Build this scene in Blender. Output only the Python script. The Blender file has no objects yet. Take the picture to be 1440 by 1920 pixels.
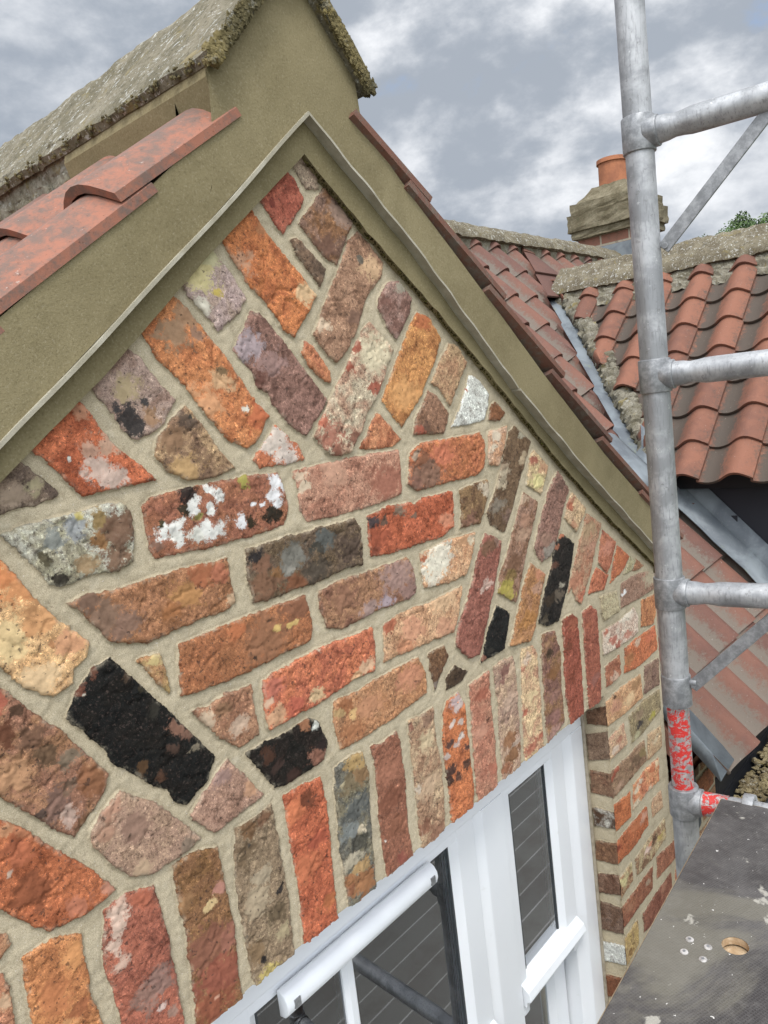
import bpy, math, random
import numpy as np
from mathutils import Vector, Matrix
random.seed(7)
SC=bpy.context.scene; COL=SC.collection
R_=math.radians
# ------------------------------------------------------------------ camera, sky, sun, exposure
ROT=((0.645760, -0.754527, -0.116974),
     (-0.178757, -0.000457, -0.983893),
     (0.742320, 0.656269, -0.135172))
CAM=Vector((0.0,-0.8,0.7412))
cd=bpy.data.cameras.new('camera'); cam=bpy.data.objects.new('camera',cd); COL.objects.link(cam)
cx,cy,cz=[Vector(r) for r in ROT]
cam.matrix_world=Matrix(((cx[0],-cy[0],-cz[0],CAM[0]),(cx[1],-cy[1],-cz[1],CAM[1]),(cx[2],-cy[2],-cz[2],CAM[2]),(0,0,0,1)))
cd.sensor_fit='HORIZONTAL'; cd.sensor_width=36; cd.lens=35.83; cd.clip_start=.02; cd.clip_end=2000
SC.camera=cam
SC.view_settings.view_transform='Standard'; SC.view_settings.look='None'; SC.view_settings.gamma=1
SC.view_settings.use_curve_mapping=False; SC.view_settings.exposure=0.0
SUN_EL,SUN_AZ=R_(58),R_(-140)
w=bpy.data.worlds.new('World'); SC.world=w; w.use_nodes=True

BRICKS=[
[[0.8045,1.1145,0.846,1.1006,0.8504,1.065,0.825,1.0616,0.7936,1.1012],[0.323,0.216,0.188],[0.434,0.323,0.262],1.0,[]],
[[0.7245,1.0458,0.7792,1.0882,0.8028,1.0758,0.8177,1.0464,0.8082,1.0324,0.7659,0.9937,0.7564,1.0024],[0.434,0.117,0.078],[0.332,0.072,0.048],1.0,[[0.7549,1.0309,0.0069,0.005,0.216,0.042,0.034]]],
[[0.7979,1.0111,0.8426,1.0536,0.8624,1.0691,0.8845,1.0504,0.917,1.0251,0.8681,0.9582,0.8431,0.9654],[0.254,0.122,0.065],[0.275,0.162,0.133],1.3,[[0.8921,1.0333,0.0252,0.0164,0.323,0.216,0.188],[0.8504,0.9789,0.024,0.0161,0.195,0.102,0.08]]],
[[0.7796,0.9881,0.7912,0.9929,0.8166,0.9732,0.8429,0.9495,0.8255,0.9242,0.7864,0.9679],[0.231,0.141,0.102],[0.156,0.102,0.08],1.0,[]],
[[0.652,0.989,0.7029,1.0318,0.7248,1.0098,0.742,0.9873,0.7831,0.9479,0.817,0.9113,0.7985,0.888,0.7616,0.8525,0.7437,0.8642,0.7187,0.8967,0.6886,0.9272,0.6663,0.9594],[0.527,0.171,0.05],[0.445,0.125,0.037],1.6,[[0.7988,0.9133,0.0207,0.0143,0.631,0.434,0.279],[0.6883,0.9503,0.016,0.012,0.527,0.279,0.188],[0.7292,0.999,0.0135,0.0098,0.527,0.216,0.098]]],
[[0.581,0.9348,0.6332,0.972,0.6658,0.9341,0.685,0.9046,0.6711,0.8856,0.6313,0.8614,0.618,0.8781,0.5927,0.9029],[0.479,0.352,0.332],[0.434,0.314,0.279],1.2,[[0.6117,0.9276,0.0245,0.0193,0.624,0.527,0.296],[0.6373,0.9104,0.0065,0.0051,0.527,0.392,0.08],[0.6122,0.8914,0.01,0.008,0.745,0.687,0.578],[0.6312,0.9491,0.0147,0.0115,0.604,0.552,0.332]]],
[[0.6504,0.8376,0.6912,0.8887,0.7064,0.8861,0.738,0.853,0.7667,0.8165,0.8128,0.7605,0.79,0.7386,0.7596,0.7127,0.7301,0.7317,0.7014,0.7682,0.7004,0.7798,0.6821,0.7858,0.6758,0.8068,0.6711,0.8138],[0.301,0.162,0.144],[0.227,0.117,0.102],1.5,[[0.6782,0.8421,0.0241,0.0181,0.434,0.352,0.371],[0.6866,0.8002,0.013,0.0098,0.159,0.068,0.058],[0.7165,0.8189,0.0204,0.015,0.371,0.231,0.231]]],
[[0.8993,0.9956,0.9253,1.0128,0.9783,0.969,0.969,0.9458,0.9267,0.9099,0.8914,0.8563,0.8606,0.8258,0.8409,0.8142,0.8248,0.824,0.7998,0.8557,0.8239,0.8893,0.8602,0.9386],[0.392,0.223,0.159],[0.301,0.162,0.114],1.4,[[0.9461,0.9578,0.0272,0.0171,0.578,0.371,0.246],[0.819,0.869,0.0135,0.0093,0.631,0.479,0.352],[0.9218,0.9676,0.0096,0.0062,0.184,0.162,0.144],[0.8896,0.8831,0.017,0.0111,0.242,0.136,0.107]]],
[[0.7814,0.8481,0.7962,0.8397,0.8252,0.8027,0.8228,0.7837,0.8108,0.7863,0.7837,0.8096,0.7721,0.8299],[0.503,0.188,0.089],[0.392,0.117,0.065],1.0,[]],
[[0.9557,0.9142,0.9818,0.9394,1.008,0.9422,1.0401,0.9159,1.0298,0.8892,0.9888,0.8463,0.9681,0.8647,0.9502,0.8979],[0.347,0.216,0.202],[0.254,0.133,0.117],1.2,[[1.0106,0.932,0.0146,0.0089,0.434,0.392,0.314],[0.9685,0.9072,0.014,0.0087,0.209,0.102,0.089]]],
[[0.9286,0.8757,0.9477,0.8599,0.9794,0.8315,0.9501,0.792,0.9237,0.759,0.8943,0.731,0.877,0.7067,0.8454,0.6763,0.8029,0.6786,0.7755,0.7114,0.7921,0.7347,0.8458,0.7912,0.8774,0.8293,0.9044,0.8601],[0.584,0.479,0.352],[0.434,0.254,0.195],1.6,[[0.8857,0.8386,0.0127,0.0084,0.352,0.08,0.051],[0.8631,0.8058,0.0124,0.0083,0.352,0.08,0.051],[0.9169,0.772,0.0142,0.0092,0.352,0.072,0.045],[0.8086,0.7048,0.0235,0.0162,0.376,0.141,0.107],[0.8646,0.6988,0.0168,0.0112,0.262,0.107,0.08],[0.801,0.7274,0.0115,0.008,0.434,0.107,0.065],[0.9356,0.8262,0.0366,0.023,0.672,0.578,0.413],[0.8173,0.6872,0.0158,0.0109,0.254,0.089,0.065]]],
[[1.0511,0.8923,1.082,0.8855,1.1147,0.8468,1.0795,0.8,1.0278,0.7438,0.9774,0.7043,0.9536,0.7253,0.9341,0.75,0.9687,0.7945,1.0237,0.867],[0.527,0.235,0.078],[0.418,0.162,0.051],1.2,[[1.0647,0.8784,0.0265,0.0156,0.434,0.122,0.042],[0.999,0.7566,0.0358,0.0217,0.604,0.296,0.117]]],
[[1.1343,0.8403,1.1563,0.8347,1.1809,0.8029,1.149,0.7643,1.116,0.7284,1.0912,0.7576,1.0677,0.7718,1.0993,0.8076],[0.392,0.216,0.138],[0.456,0.296,0.188],1.0,[]],
[[1.0572,0.7607,1.0806,0.7491,1.1112,0.7171,1.089,0.6828,1.0048,0.689,1.0139,0.7146],[0.305,0.162,0.114],[0.231,0.117,0.078],1.0,[[1.0243,0.6967,0.0161,0.0098,0.352,0.08,0.051],[1.0324,0.7004,0.0163,0.0098,0.175,0.093,0.072]]],
[[1.1879,0.7826,1.2161,0.7701,1.2481,0.7426,1.2403,0.7199,1.2224,0.6955,1.1645,0.6902,1.1125,0.6923,1.1357,0.7108,1.1658,0.7482],[0.716,0.716,0.672],[0.624,0.61,0.565],1.0,[[1.1749,0.7512,0.0059,0.0033,0.352,0.08,0.051],[1.1693,0.7533,0.0059,0.0033,0.434,0.216,0.162]]],
[[1.2647,0.7279,1.2993,0.7023,1.2759,0.6887,1.2356,0.6923,1.2439,0.7155],[0.254,0.102,0.051],[0.195,0.08,0.04],1.0,[]],
[[0.9184,0.7357,0.9326,0.7258,0.9737,0.6862,0.9511,0.6756,0.8912,0.6774,0.8695,0.6826,0.8942,0.7083],[0.539,0.223,0.117],[0.413,0.133,0.065],1.0,[]],
[[0.7055,0.7341,0.7246,0.7205,0.7294,0.7101,0.7429,0.706,0.7543,0.6816,0.7088,0.6787,0.6671,0.6795,0.6577,0.6933],[0.479,0.144,0.065],[0.434,0.117,0.051],1.0,[[0.7008,0.7133,0.0202,0.015,0.687,0.604,0.539],[0.7174,0.6908,0.0208,0.0152,0.716,0.624,0.565],[0.6929,0.7066,0.0166,0.0124,0.687,0.604,0.539]]],
[[0.5107,0.8753,0.5609,0.9129,0.5848,0.8962,0.6076,0.8668,0.6417,0.8226,0.6766,0.7686,0.6957,0.7477,0.6725,0.7186,0.6503,0.7074,0.6204,0.7238,0.5957,0.7539,0.567,0.7956,0.535,0.829],[0.527,0.195,0.072],[0.479,0.15,0.051],1.5,[[0.5649,0.8587,0.0214,0.0175,0.376,0.235,0.159],[0.5832,0.8748,0.0199,0.0161,0.392,0.231,0.15],[0.5956,0.8553,0.0121,0.0098,0.319,0.188,0.144],[0.5887,0.7731,0.0245,0.0197,0.604,0.296,0.162],[0.6265,0.7977,0.015,0.0118,0.578,0.352,0.216],[0.6804,0.7486,0.0235,0.0177,0.479,0.117,0.04],[0.6558,0.7605,0.0045,0.0035,0.745,0.716,0.631],[0.6278,0.8044,0.0107,0.0084,0.195,0.133,0.08]]],
[[0.4365,0.811,0.4885,0.8509,0.5137,0.8302,0.5338,0.8011,0.5522,0.7792,0.5241,0.7469,0.4912,0.736,0.475,0.752,0.4593,0.7778],[0.392,0.275,0.254],[0.301,0.188,0.162],1.3,[[0.4833,0.7685,0.0154,0.0136,0.045,0.045,0.051],[0.4908,0.7524,0.0132,0.0116,0.045,0.045,0.051],[0.4674,0.7743,0.0073,0.0066,0.061,0.061,0.072],[0.5079,0.7789,0.0057,0.0049,0.058,0.058,0.068],[0.514,0.7628,0.0144,0.0124,0.352,0.202,0.127],[0.4882,0.7957,0.0172,0.0151,0.434,0.332,0.216]]],
[[0.3587,0.7485,0.4174,0.7983,0.4396,0.7709,0.4618,0.7329,0.4821,0.7153,0.5095,0.6874,0.4653,0.6846,0.4131,0.6842,0.3887,0.7145],[0.503,0.122,0.045],[0.423,0.089,0.03],1.5,[[0.4472,0.6993,0.0156,0.0142,0.631,0.479,0.413],[0.4366,0.7129,0.0127,0.0117,0.604,0.456,0.392],[0.4341,0.7341,0.012,0.0111,0.527,0.314,0.254],[0.428,0.7701,0.0093,0.0086,0.527,0.246,0.162],[0.4073,0.7242,0.0021,0.002,0.855,0.807,0.745],[0.4574,0.7375,0.0132,0.0119,0.527,0.332,0.262]]],
[[0.5645,0.7721,0.5857,0.7451,0.6046,0.7126,0.6269,0.6861,0.5887,0.6776,0.5512,0.6785,0.5261,0.6952,0.5097,0.7164,0.5178,0.7385,0.5404,0.7562],[0.413,0.262,0.162],[0.254,0.15,0.107],1.6,[[0.5616,0.7554,0.0136,0.0113,0.156,0.107,0.089],[0.568,0.7582,0.007,0.0058,0.08,0.08,0.08],[0.5467,0.6947,0.0193,0.0161,0.479,0.296,0.15],[0.5337,0.7289,0.0188,0.0158,0.305,0.175,0.112]]],
[[0.2972,0.6928,0.3007,0.7119,0.3189,0.7206,0.3451,0.7374,0.3686,0.713,0.3897,0.69,0.3744,0.6845,0.3454,0.6823,0.3225,0.6793],[0.275,0.195,0.162],[0.175,0.122,0.107],1.5,[[0.3624,0.7033,0.0083,0.0082,0.371,0.314,0.216],[0.342,0.6982,0.0107,0.0108,0.352,0.262,0.216]]],
[[0.3191,0.6592,0.3453,0.6644,0.3837,0.666,0.4347,0.6712,0.4588,0.6681,0.4675,0.6553,0.4682,0.6345,0.461,0.599,0.44,0.5918,0.4085,0.5951,0.3707,0.5908,0.3599,0.5972,0.3478,0.6206,0.3339,0.6394],[0.503,0.479,0.413],[0.352,0.314,0.246],1.7,[[0.4476,0.6382,0.0207,0.0187,0.195,0.098,0.065],[0.4612,0.6485,0.0116,0.0105,0.195,0.098,0.065],[0.4378,0.6102,0.0158,0.0145,0.216,0.117,0.08],[0.427,0.6508,0.0121,0.0112,0.296,0.188,0.072],[0.4233,0.6304,0.0098,0.0092,0.296,0.138,0.05],[0.4043,0.6593,0.0063,0.006,0.434,0.352,0.117],[0.372,0.5976,0.008,0.0078,0.042,0.034,0.03],[0.3963,0.6506,0.0125,0.0119,0.332,0.342,0.352],[0.3744,0.6448,0.012,0.0117,0.275,0.287,0.296],[0.4032,0.6055,0.0116,0.011,0.352,0.231,0.138],[0.3578,0.6204,0.0077,0.0077,0.117,0.098,0.065]]],
[[0.4849,0.6608,0.4978,0.6688,0.5436,0.6716,0.6156,0.6735,0.6754,0.6709,0.6978,0.6694,0.7062,0.6478,0.7101,0.6185,0.6964,0.5964,0.6333,0.5907,0.5721,0.5913,0.4895,0.5953,0.4837,0.6121,0.4824,0.6397],[0.305,0.114,0.076],[0.352,0.136,0.078],1.2,[[0.5048,0.629,0.0105,0.0092,0.807,0.807,0.776],[0.5252,0.6261,0.0109,0.0093,0.807,0.807,0.776],[0.5256,0.6134,0.0099,0.0084,0.791,0.791,0.745],[0.557,0.6515,0.0076,0.0063,0.776,0.776,0.745],[0.55,0.6434,0.0091,0.0077,0.776,0.776,0.745],[0.5752,0.6425,0.0067,0.0055,0.807,0.807,0.776],[0.5791,0.6643,0.0079,0.0064,0.807,0.807,0.776],[0.592,0.6551,0.0074,0.006,0.807,0.807,0.776],[0.5672,0.6143,0.0145,0.0119,0.776,0.776,0.745],[0.5874,0.6138,0.0121,0.0098,0.776,0.776,0.745],[0.5496,0.6107,0.0108,0.0091,0.745,0.745,0.687],[0.618,0.6164,0.0096,0.0076,0.871,0.871,0.855],[0.6231,0.6105,0.0066,0.0053,0.871,0.871,0.855],[0.6899,0.657,0.0106,0.008,0.871,0.871,0.855],[0.6839,0.6425,0.0112,0.0085,0.871,0.871,0.855],[0.6915,0.6284,0.0083,0.0063,0.871,0.871,0.855],[0.6467,0.6361,0.0047,0.0036,0.855,0.855,0.855],[0.6624,0.6334,0.0038,0.0029,0.855,0.855,0.855],[0.5269,0.6062,0.0065,0.0056,0.807,0.807,0.776],[0.5453,0.6628,0.0101,0.0085,0.025,0.027,0.03],[0.5366,0.6447,0.0079,0.0067,0.034,0.037,0.027],[0.6423,0.6118,0.0112,0.0087,0.03,0.032,0.021],[0.6757,0.6157,0.0124,0.0095,0.025,0.03,0.025],[0.6921,0.6127,0.01,0.0076,0.025,0.03,0.025],[0.6364,0.6663,0.008,0.0062,0.352,0.314,0.08],[0.5562,0.6317,0.006,0.005,0.262,0.231,0.08],[0.5035,0.636,0.0062,0.0054,0.072,0.072,0.045],[0.4934,0.6088,0.0074,0.0065,0.262,0.144,0.117]]],
[[0.7251,0.667,0.7636,0.6704,0.8509,0.6713,0.9607,0.6697,0.9611,0.6424,0.958,0.5977,0.9169,0.5915,0.8202,0.588,0.7412,0.5914,0.7305,0.6113,0.7304,0.641],[0.462,0.238,0.181],[0.376,0.165,0.122],1.0,[[0.7403,0.6602,0.0092,0.0067,0.687,0.527,0.392],[0.741,0.6441,0.0107,0.0078,0.687,0.552,0.413],[0.7481,0.6228,0.0036,0.0026,0.195,0.068,0.051],[0.8032,0.6525,0.0235,0.0162,0.503,0.279,0.216],[0.9259,0.6199,0.037,0.0234,0.352,0.133,0.098]]],
[[0.9894,0.662,1.0264,0.6741,1.1193,0.6735,1.2048,0.6732,1.2157,0.6542,1.2073,0.6073,1.1846,0.5953,1.1122,0.5971,1.067,0.5956,0.9972,0.5951,0.9749,0.6109],[0.402,0.133,0.051],[0.491,0.15,0.068],1.5,[[1.0279,0.6204,0.0445,0.0264,0.242,0.136,0.107],[0.9956,0.6124,0.025,0.0153,0.231,0.122,0.102],[1.0172,0.6472,0.0178,0.0108,0.279,0.117,0.072],[1.0755,0.6462,0.0328,0.0191,0.503,0.144,0.08],[1.0034,0.6552,0.0099,0.0061,0.392,0.296,0.246]]],
[[1.2291,0.6719,1.3039,0.6763,1.2857,0.6407,1.2576,0.6026,1.2214,0.6095],[0.61,0.423,0.314],[0.503,0.262,0.162],1.0,[[1.2528,0.6599,0.0164,0.0087,0.687,0.578,0.456],[1.2362,0.6404,0.0129,0.0069,0.716,0.61,0.479]]],
[[1.3056,0.6636,1.3309,0.6752,1.3865,0.6353,1.3554,0.5949,1.3177,0.5477,1.2804,0.4979,1.2536,0.4717,1.2082,0.4961,1.1983,0.522,1.2388,0.5593,1.2771,0.6224],[0.202,0.127,0.084],[0.15,0.089,0.058],1.5,[[1.273,0.5853,0.0189,0.01,0.456,0.371,0.296],[1.2565,0.5696,0.0166,0.0088,0.456,0.371,0.296],[1.2789,0.5991,0.0135,0.0071,0.392,0.296,0.231],[1.3482,0.6498,0.0129,0.0066,0.392,0.352,0.296],[1.2352,0.526,0.0229,0.0123,0.262,0.216,0.188],[1.2715,0.5011,0.0203,0.0107,0.254,0.162,0.138],[1.3474,0.6049,0.0159,0.0081,0.434,0.332,0.246]]],
[[0.868,0.5783,0.9234,0.5839,0.9719,0.5817,0.9853,0.5748,1.0113,0.5811,1.0959,0.5807,1.0904,0.5163,1.0528,0.5061,0.9784,0.5054,0.9103,0.5063,0.8657,0.5131,0.8646,0.547],[0.479,0.107,0.045],[0.392,0.08,0.028],1.3,[[0.8769,0.5627,0.013,0.0086,0.072,0.068,0.08],[0.897,0.5618,0.0111,0.0072,0.15,0.098,0.08],[0.9448,0.5681,0.0141,0.0089,0.279,0.202,0.162],[0.9824,0.5581,0.0088,0.0055,0.216,0.144,0.117],[0.8879,0.5367,0.0266,0.0173,0.332,0.072,0.034],[1.0678,0.5324,0.0218,0.0128,0.552,0.216,0.138],[0.8804,0.5203,0.0131,0.0086,0.254,0.065,0.04]]],
[[1.1198,0.5791,1.168,0.5824,1.2152,0.5827,1.2144,0.5577,1.1753,0.5058,1.11,0.5091,1.1189,0.5396],[0.27,0.162,0.089],[0.195,0.107,0.065],1.4,[[1.1982,0.5732,0.015,0.0082,0.578,0.479,0.371],[1.2023,0.5602,0.0113,0.0062,0.578,0.479,0.371],[1.1389,0.5189,0.0236,0.0134,0.254,0.127,0.098]]],
[[0.624,0.5764,0.6725,0.5793,0.7473,0.5798,0.8094,0.5786,0.8375,0.5778,0.8489,0.5607,0.8435,0.5056,0.7975,0.5073,0.7417,0.5014,0.6908,0.5023,0.6593,0.5001,0.6244,0.5026,0.6197,0.5343],[0.15,0.102,0.08],[0.175,0.117,0.078],1.5,[[0.6374,0.5637,0.0112,0.0088,0.037,0.034,0.04],[0.7022,0.5489,0.0224,0.0166,0.212,0.202,0.195],[0.6965,0.537,0.0136,0.0102,0.27,0.254,0.246],[0.767,0.5605,0.0188,0.0133,0.127,0.133,0.138],[0.7507,0.5544,0.0128,0.0092,0.068,0.065,0.061],[0.6468,0.5256,0.0273,0.021,0.235,0.117,0.076],[0.6445,0.5493,0.0158,0.0123,0.238,0.117,0.08],[0.6991,0.5123,0.0207,0.0154,0.216,0.08,0.04],[0.6686,0.5358,0.0098,0.0075,0.246,0.117,0.051],[0.8187,0.5368,0.0284,0.0194,0.107,0.072,0.061],[0.744,0.5174,0.022,0.0158,0.102,0.08,0.068]]],
[[0.9872,0.4891,1.0553,0.4978,1.1521,0.4937,1.1347,0.453,1.1132,0.4216,1.0592,0.421,0.9873,0.4274,0.9844,0.4582],[0.578,0.352,0.231],[0.509,0.254,0.15],1.1,[[1.0223,0.4628,0.0369,0.0221,0.761,0.716,0.604],[1.0183,0.4408,0.0208,0.0126,0.745,0.687,0.578],[1.0414,0.4782,0.0321,0.0191,0.745,0.687,0.578],[1.1105,0.4833,0.0172,0.0099,0.423,0.231,0.138],[1.1341,0.4818,0.0129,0.0074,0.631,0.527,0.392],[0.9961,0.4787,0.01,0.0062,0.434,0.144,0.08]]],
[[0.7452,0.4885,0.7939,0.4938,0.8613,0.4916,0.9516,0.4921,0.9662,0.468,0.9668,0.4264,0.9435,0.4219,0.868,0.4241,0.7812,0.4197,0.7493,0.4309,0.7425,0.4614],[0.342,0.175,0.107],[0.254,0.117,0.084],1.4,[[0.9219,0.4679,0.0375,0.0238,0.361,0.231,0.223],[0.9413,0.4411,0.0238,0.0151,0.332,0.202,0.195],[0.8875,0.4337,0.0156,0.0102,0.434,0.352,0.392],[0.8426,0.4341,0.0168,0.0114,0.381,0.262,0.262],[0.789,0.4636,0.0236,0.0164,0.296,0.144,0.098]]],
[[0.3757,0.5713,0.3927,0.5753,0.4352,0.5725,0.4944,0.5751,0.5428,0.575,0.5943,0.5731,0.593,0.5389,0.5982,0.5134,0.5775,0.5048,0.5512,0.5074,0.5011,0.5032,0.461,0.4981,0.419,0.5138,0.404,0.5351],[0.361,0.162,0.089],[0.332,0.144,0.072],1.4,[[0.4124,0.5457,0.0175,0.0164,0.262,0.162,0.127],[0.4369,0.5276,0.0183,0.0167,0.254,0.15,0.122],[0.398,0.5647,0.0105,0.0101,0.202,0.122,0.098],[0.5264,0.5433,0.0212,0.018,0.434,0.209,0.08],[0.4994,0.5274,0.0152,0.0132,0.352,0.138,0.051],[0.5518,0.5605,0.0193,0.016,0.361,0.114,0.051],[0.5882,0.5194,0.0087,0.0071,0.578,0.392,0.279],[0.5803,0.5583,0.0143,0.0117,0.423,0.138,0.08]]],
[[0.5017,0.4845,0.553,0.4884,0.633,0.49,0.7146,0.4907,0.7201,0.4714,0.7224,0.4378,0.7134,0.4223,0.6306,0.4178,0.5661,0.4142,0.4943,0.4203],[0.347,0.122,0.053],[0.376,0.144,0.065],1.2,[[0.6544,0.4602,0.0084,0.0065,0.631,0.434,0.162],[0.6786,0.4567,0.0077,0.0059,0.631,0.434,0.162],[0.6911,0.4557,0.0069,0.0052,0.578,0.392,0.162],[0.6156,0.43,0.004,0.0032,0.045,0.034,0.03],[0.7006,0.4795,0.0302,0.0223,0.254,0.107,0.065],[0.6355,0.449,0.037,0.0285,0.305,0.138,0.08],[0.5855,0.4756,0.0169,0.0137,0.456,0.138,0.05]]],
[[0.6196,0.3965,0.6503,0.4014,0.7233,0.4068,0.848,0.4031,0.8492,0.3695,0.8403,0.3332,0.791,0.3349,0.7178,0.3272,0.6657,0.3251,0.6186,0.3269,0.6169,0.3488],[0.527,0.15,0.068],[0.456,0.117,0.065],1.5,[[0.7119,0.3406,0.0161,0.0119,0.61,0.434,0.279],[0.6297,0.3395,0.0175,0.0137,0.578,0.332,0.216],[0.6675,0.3381,0.0151,0.0115,0.434,0.089,0.058],[0.8267,0.3461,0.0145,0.0099,0.604,0.392,0.279],[0.6333,0.3781,0.0191,0.0149,0.479,0.138,0.102],[0.6244,0.3656,0.0069,0.0055,0.631,0.434,0.314],[0.7999,0.3405,0.012,0.0084,0.578,0.352,0.216],[0.727,0.4028,0.0054,0.004,0.687,0.527,0.392]]],
[[0.8758,0.3973,0.9098,0.4055,1.0002,0.4024,1.0974,0.4063,1.0804,0.3664,1.0557,0.3306,0.9994,0.3341,0.9226,0.3359,0.8651,0.3384],[0.552,0.332,0.216],[0.491,0.262,0.162],1.3,[[0.8872,0.3938,0.0143,0.0094,0.392,0.107,0.058],[1.0369,0.3928,0.0295,0.0176,0.604,0.392,0.262],[0.9428,0.3676,0.029,0.0182,0.578,0.279,0.188],[1.0341,0.3464,0.0268,0.016,0.503,0.254,0.175],[0.9238,0.3447,0.0236,0.0151,0.527,0.231,0.138]]],
[[0.4438,0.4847,0.4759,0.4828,0.4818,0.4587,0.4815,0.4293,0.4656,0.4475,0.4592,0.463],[0.392,0.202,0.107],[0.527,0.352,0.162],1.2,[[0.4617,0.4743,0.0086,0.0078,0.552,0.423,0.216]]],
[[0.5054,0.3985,0.5278,0.3949,0.5582,0.401,0.6004,0.3972,0.6027,0.3275,0.5662,0.3229,0.5354,0.3523],[0.392,0.209,0.138],[0.323,0.15,0.098],1.4,[[0.5263,0.3837,0.0116,0.0099,0.61,0.456,0.332],[0.5741,0.3518,0.0126,0.0103,0.578,0.413,0.314],[0.5473,0.3844,0.012,0.0101,0.27,0.144,0.089]]],
[[0.7439,0.3192,0.7948,0.3153,0.848,0.32,0.9507,0.32,0.9667,0.2863,0.9632,0.2513,0.8818,0.2424,0.8122,0.2393,0.7467,0.2405,0.739,0.2918],[0.434,0.195,0.098],[0.445,0.223,0.127],1.3,[[0.7775,0.2864,0.011,0.0078,0.624,0.392,0.188],[0.7684,0.3047,0.0194,0.0138,0.314,0.117,0.05],[0.755,0.2982,0.0114,0.0082,0.479,0.314,0.162],[0.9197,0.2949,0.0284,0.0181,0.503,0.216,0.138],[0.8195,0.282,0.0251,0.0171,0.491,0.231,0.138],[0.7758,0.2542,0.0237,0.0167,0.371,0.15,0.072]]],
[[0.979,0.3153,1.025,0.319,1.0333,0.2924,1.0122,0.2742,0.9851,0.2461,0.9789,0.2826],[0.209,0.107,0.061],[0.156,0.08,0.051],1.2,[[0.9878,0.2572,0.0092,0.0057,0.254,0.202,0.188]]],
[[1.0207,0.2566,1.0484,0.2714,1.0883,0.2472,1.0608,0.2351,1.0154,0.2355],[0.093,0.058,0.04],[0.058,0.037,0.03],1.0,[]],
[[0.5737,0.3122,0.6244,0.3124,0.6618,0.3102,0.6925,0.3148,0.7126,0.3006,0.722,0.2633,0.7116,0.2419,0.6719,0.239,0.6353,0.2377,0.6144,0.2447,0.5962,0.2767],[0.021,0.019,0.018],[0.032,0.023,0.021],1.2,[[0.7036,0.253,0.0179,0.0133,0.262,0.117,0.089],[0.6837,0.3082,0.0096,0.0073,0.332,0.144,0.08],[0.702,0.2965,0.0078,0.0058,0.687,0.687,0.631],[0.6118,0.2962,0.0124,0.0099,0.089,0.04,0.028],[0.7096,0.2648,0.0107,0.008,0.045,0.03,0.03],[0.6471,0.2448,0.0148,0.0115,0.065,0.034,0.03],[0.6242,0.2718,0.0095,0.0075,0.068,0.04,0.037]]],
[[0.3523,0.4495,0.3657,0.4722,0.3922,0.4936,0.4136,0.4986,0.4334,0.4706,0.4731,0.4146,0.5024,0.3692,0.5293,0.3269,0.5124,0.2992,0.4935,0.2926,0.4782,0.2843,0.4613,0.3004,0.4565,0.3171,0.4302,0.3387,0.398,0.3767,0.3847,0.4049,0.3618,0.436],[0.017,0.017,0.018],[0.023,0.02,0.019],1.5,[[0.4819,0.3872,0.0113,0.01,0.254,0.127,0.098],[0.4907,0.3764,0.0076,0.0067,0.195,0.102,0.08],[0.3726,0.4728,0.0061,0.006,0.175,0.061,0.042],[0.3879,0.4844,0.0052,0.0051,0.15,0.058,0.04],[0.4717,0.3605,0.0074,0.0066,0.089,0.051,0.042],[0.425,0.3557,0.008,0.0074,0.112,0.058,0.03],[0.4264,0.4696,0.0056,0.0052,0.102,0.065,0.048],[0.4517,0.3363,0.0072,0.0065,0.107,0.051,0.034],[0.376,0.4672,0.002,0.002,0.527,0.503,0.434],[0.4588,0.4177,0.0096,0.0087,0.05,0.045,0.04],[0.5005,0.3553,0.0065,0.0057,0.262,0.216,0.175],[0.4393,0.448,0.0046,0.0042,0.051,0.042,0.03]]],
[[0.4798,0.2706,0.5098,0.2933,0.5454,0.3172,0.5695,0.2867,0.5964,0.2422,0.5626,0.2377,0.5101,0.2314,0.4961,0.2483],[0.413,0.246,0.202],[0.332,0.188,0.15],1.2,[[0.5787,0.2614,0.0119,0.0097,0.479,0.262,0.175],[0.5323,0.2937,0.0138,0.0117,0.352,0.223,0.216]]],
[[0.3542,0.3158,0.3714,0.3309,0.3966,0.3454,0.4081,0.3345,0.4341,0.3147,0.4596,0.2826,0.4905,0.2347,0.4647,0.2282,0.4191,0.2267,0.3926,0.2382,0.3731,0.2648,0.3558,0.2975],[0.371,0.231,0.188],[0.434,0.279,0.216],1.3,[[0.4742,0.2404,0.0101,0.009,0.275,0.202,0.168],[0.3829,0.3326,0.0106,0.0103,0.456,0.246,0.188],[0.3689,0.3061,0.0104,0.0102,0.413,0.231,0.175],[0.409,0.2403,0.0113,0.0107,0.479,0.332,0.246],[0.4094,0.2963,0.0158,0.0148,0.314,0.188,0.156],[0.3987,0.2903,0.0026,0.0025,0.102,0.065,0.051]]],
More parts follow.
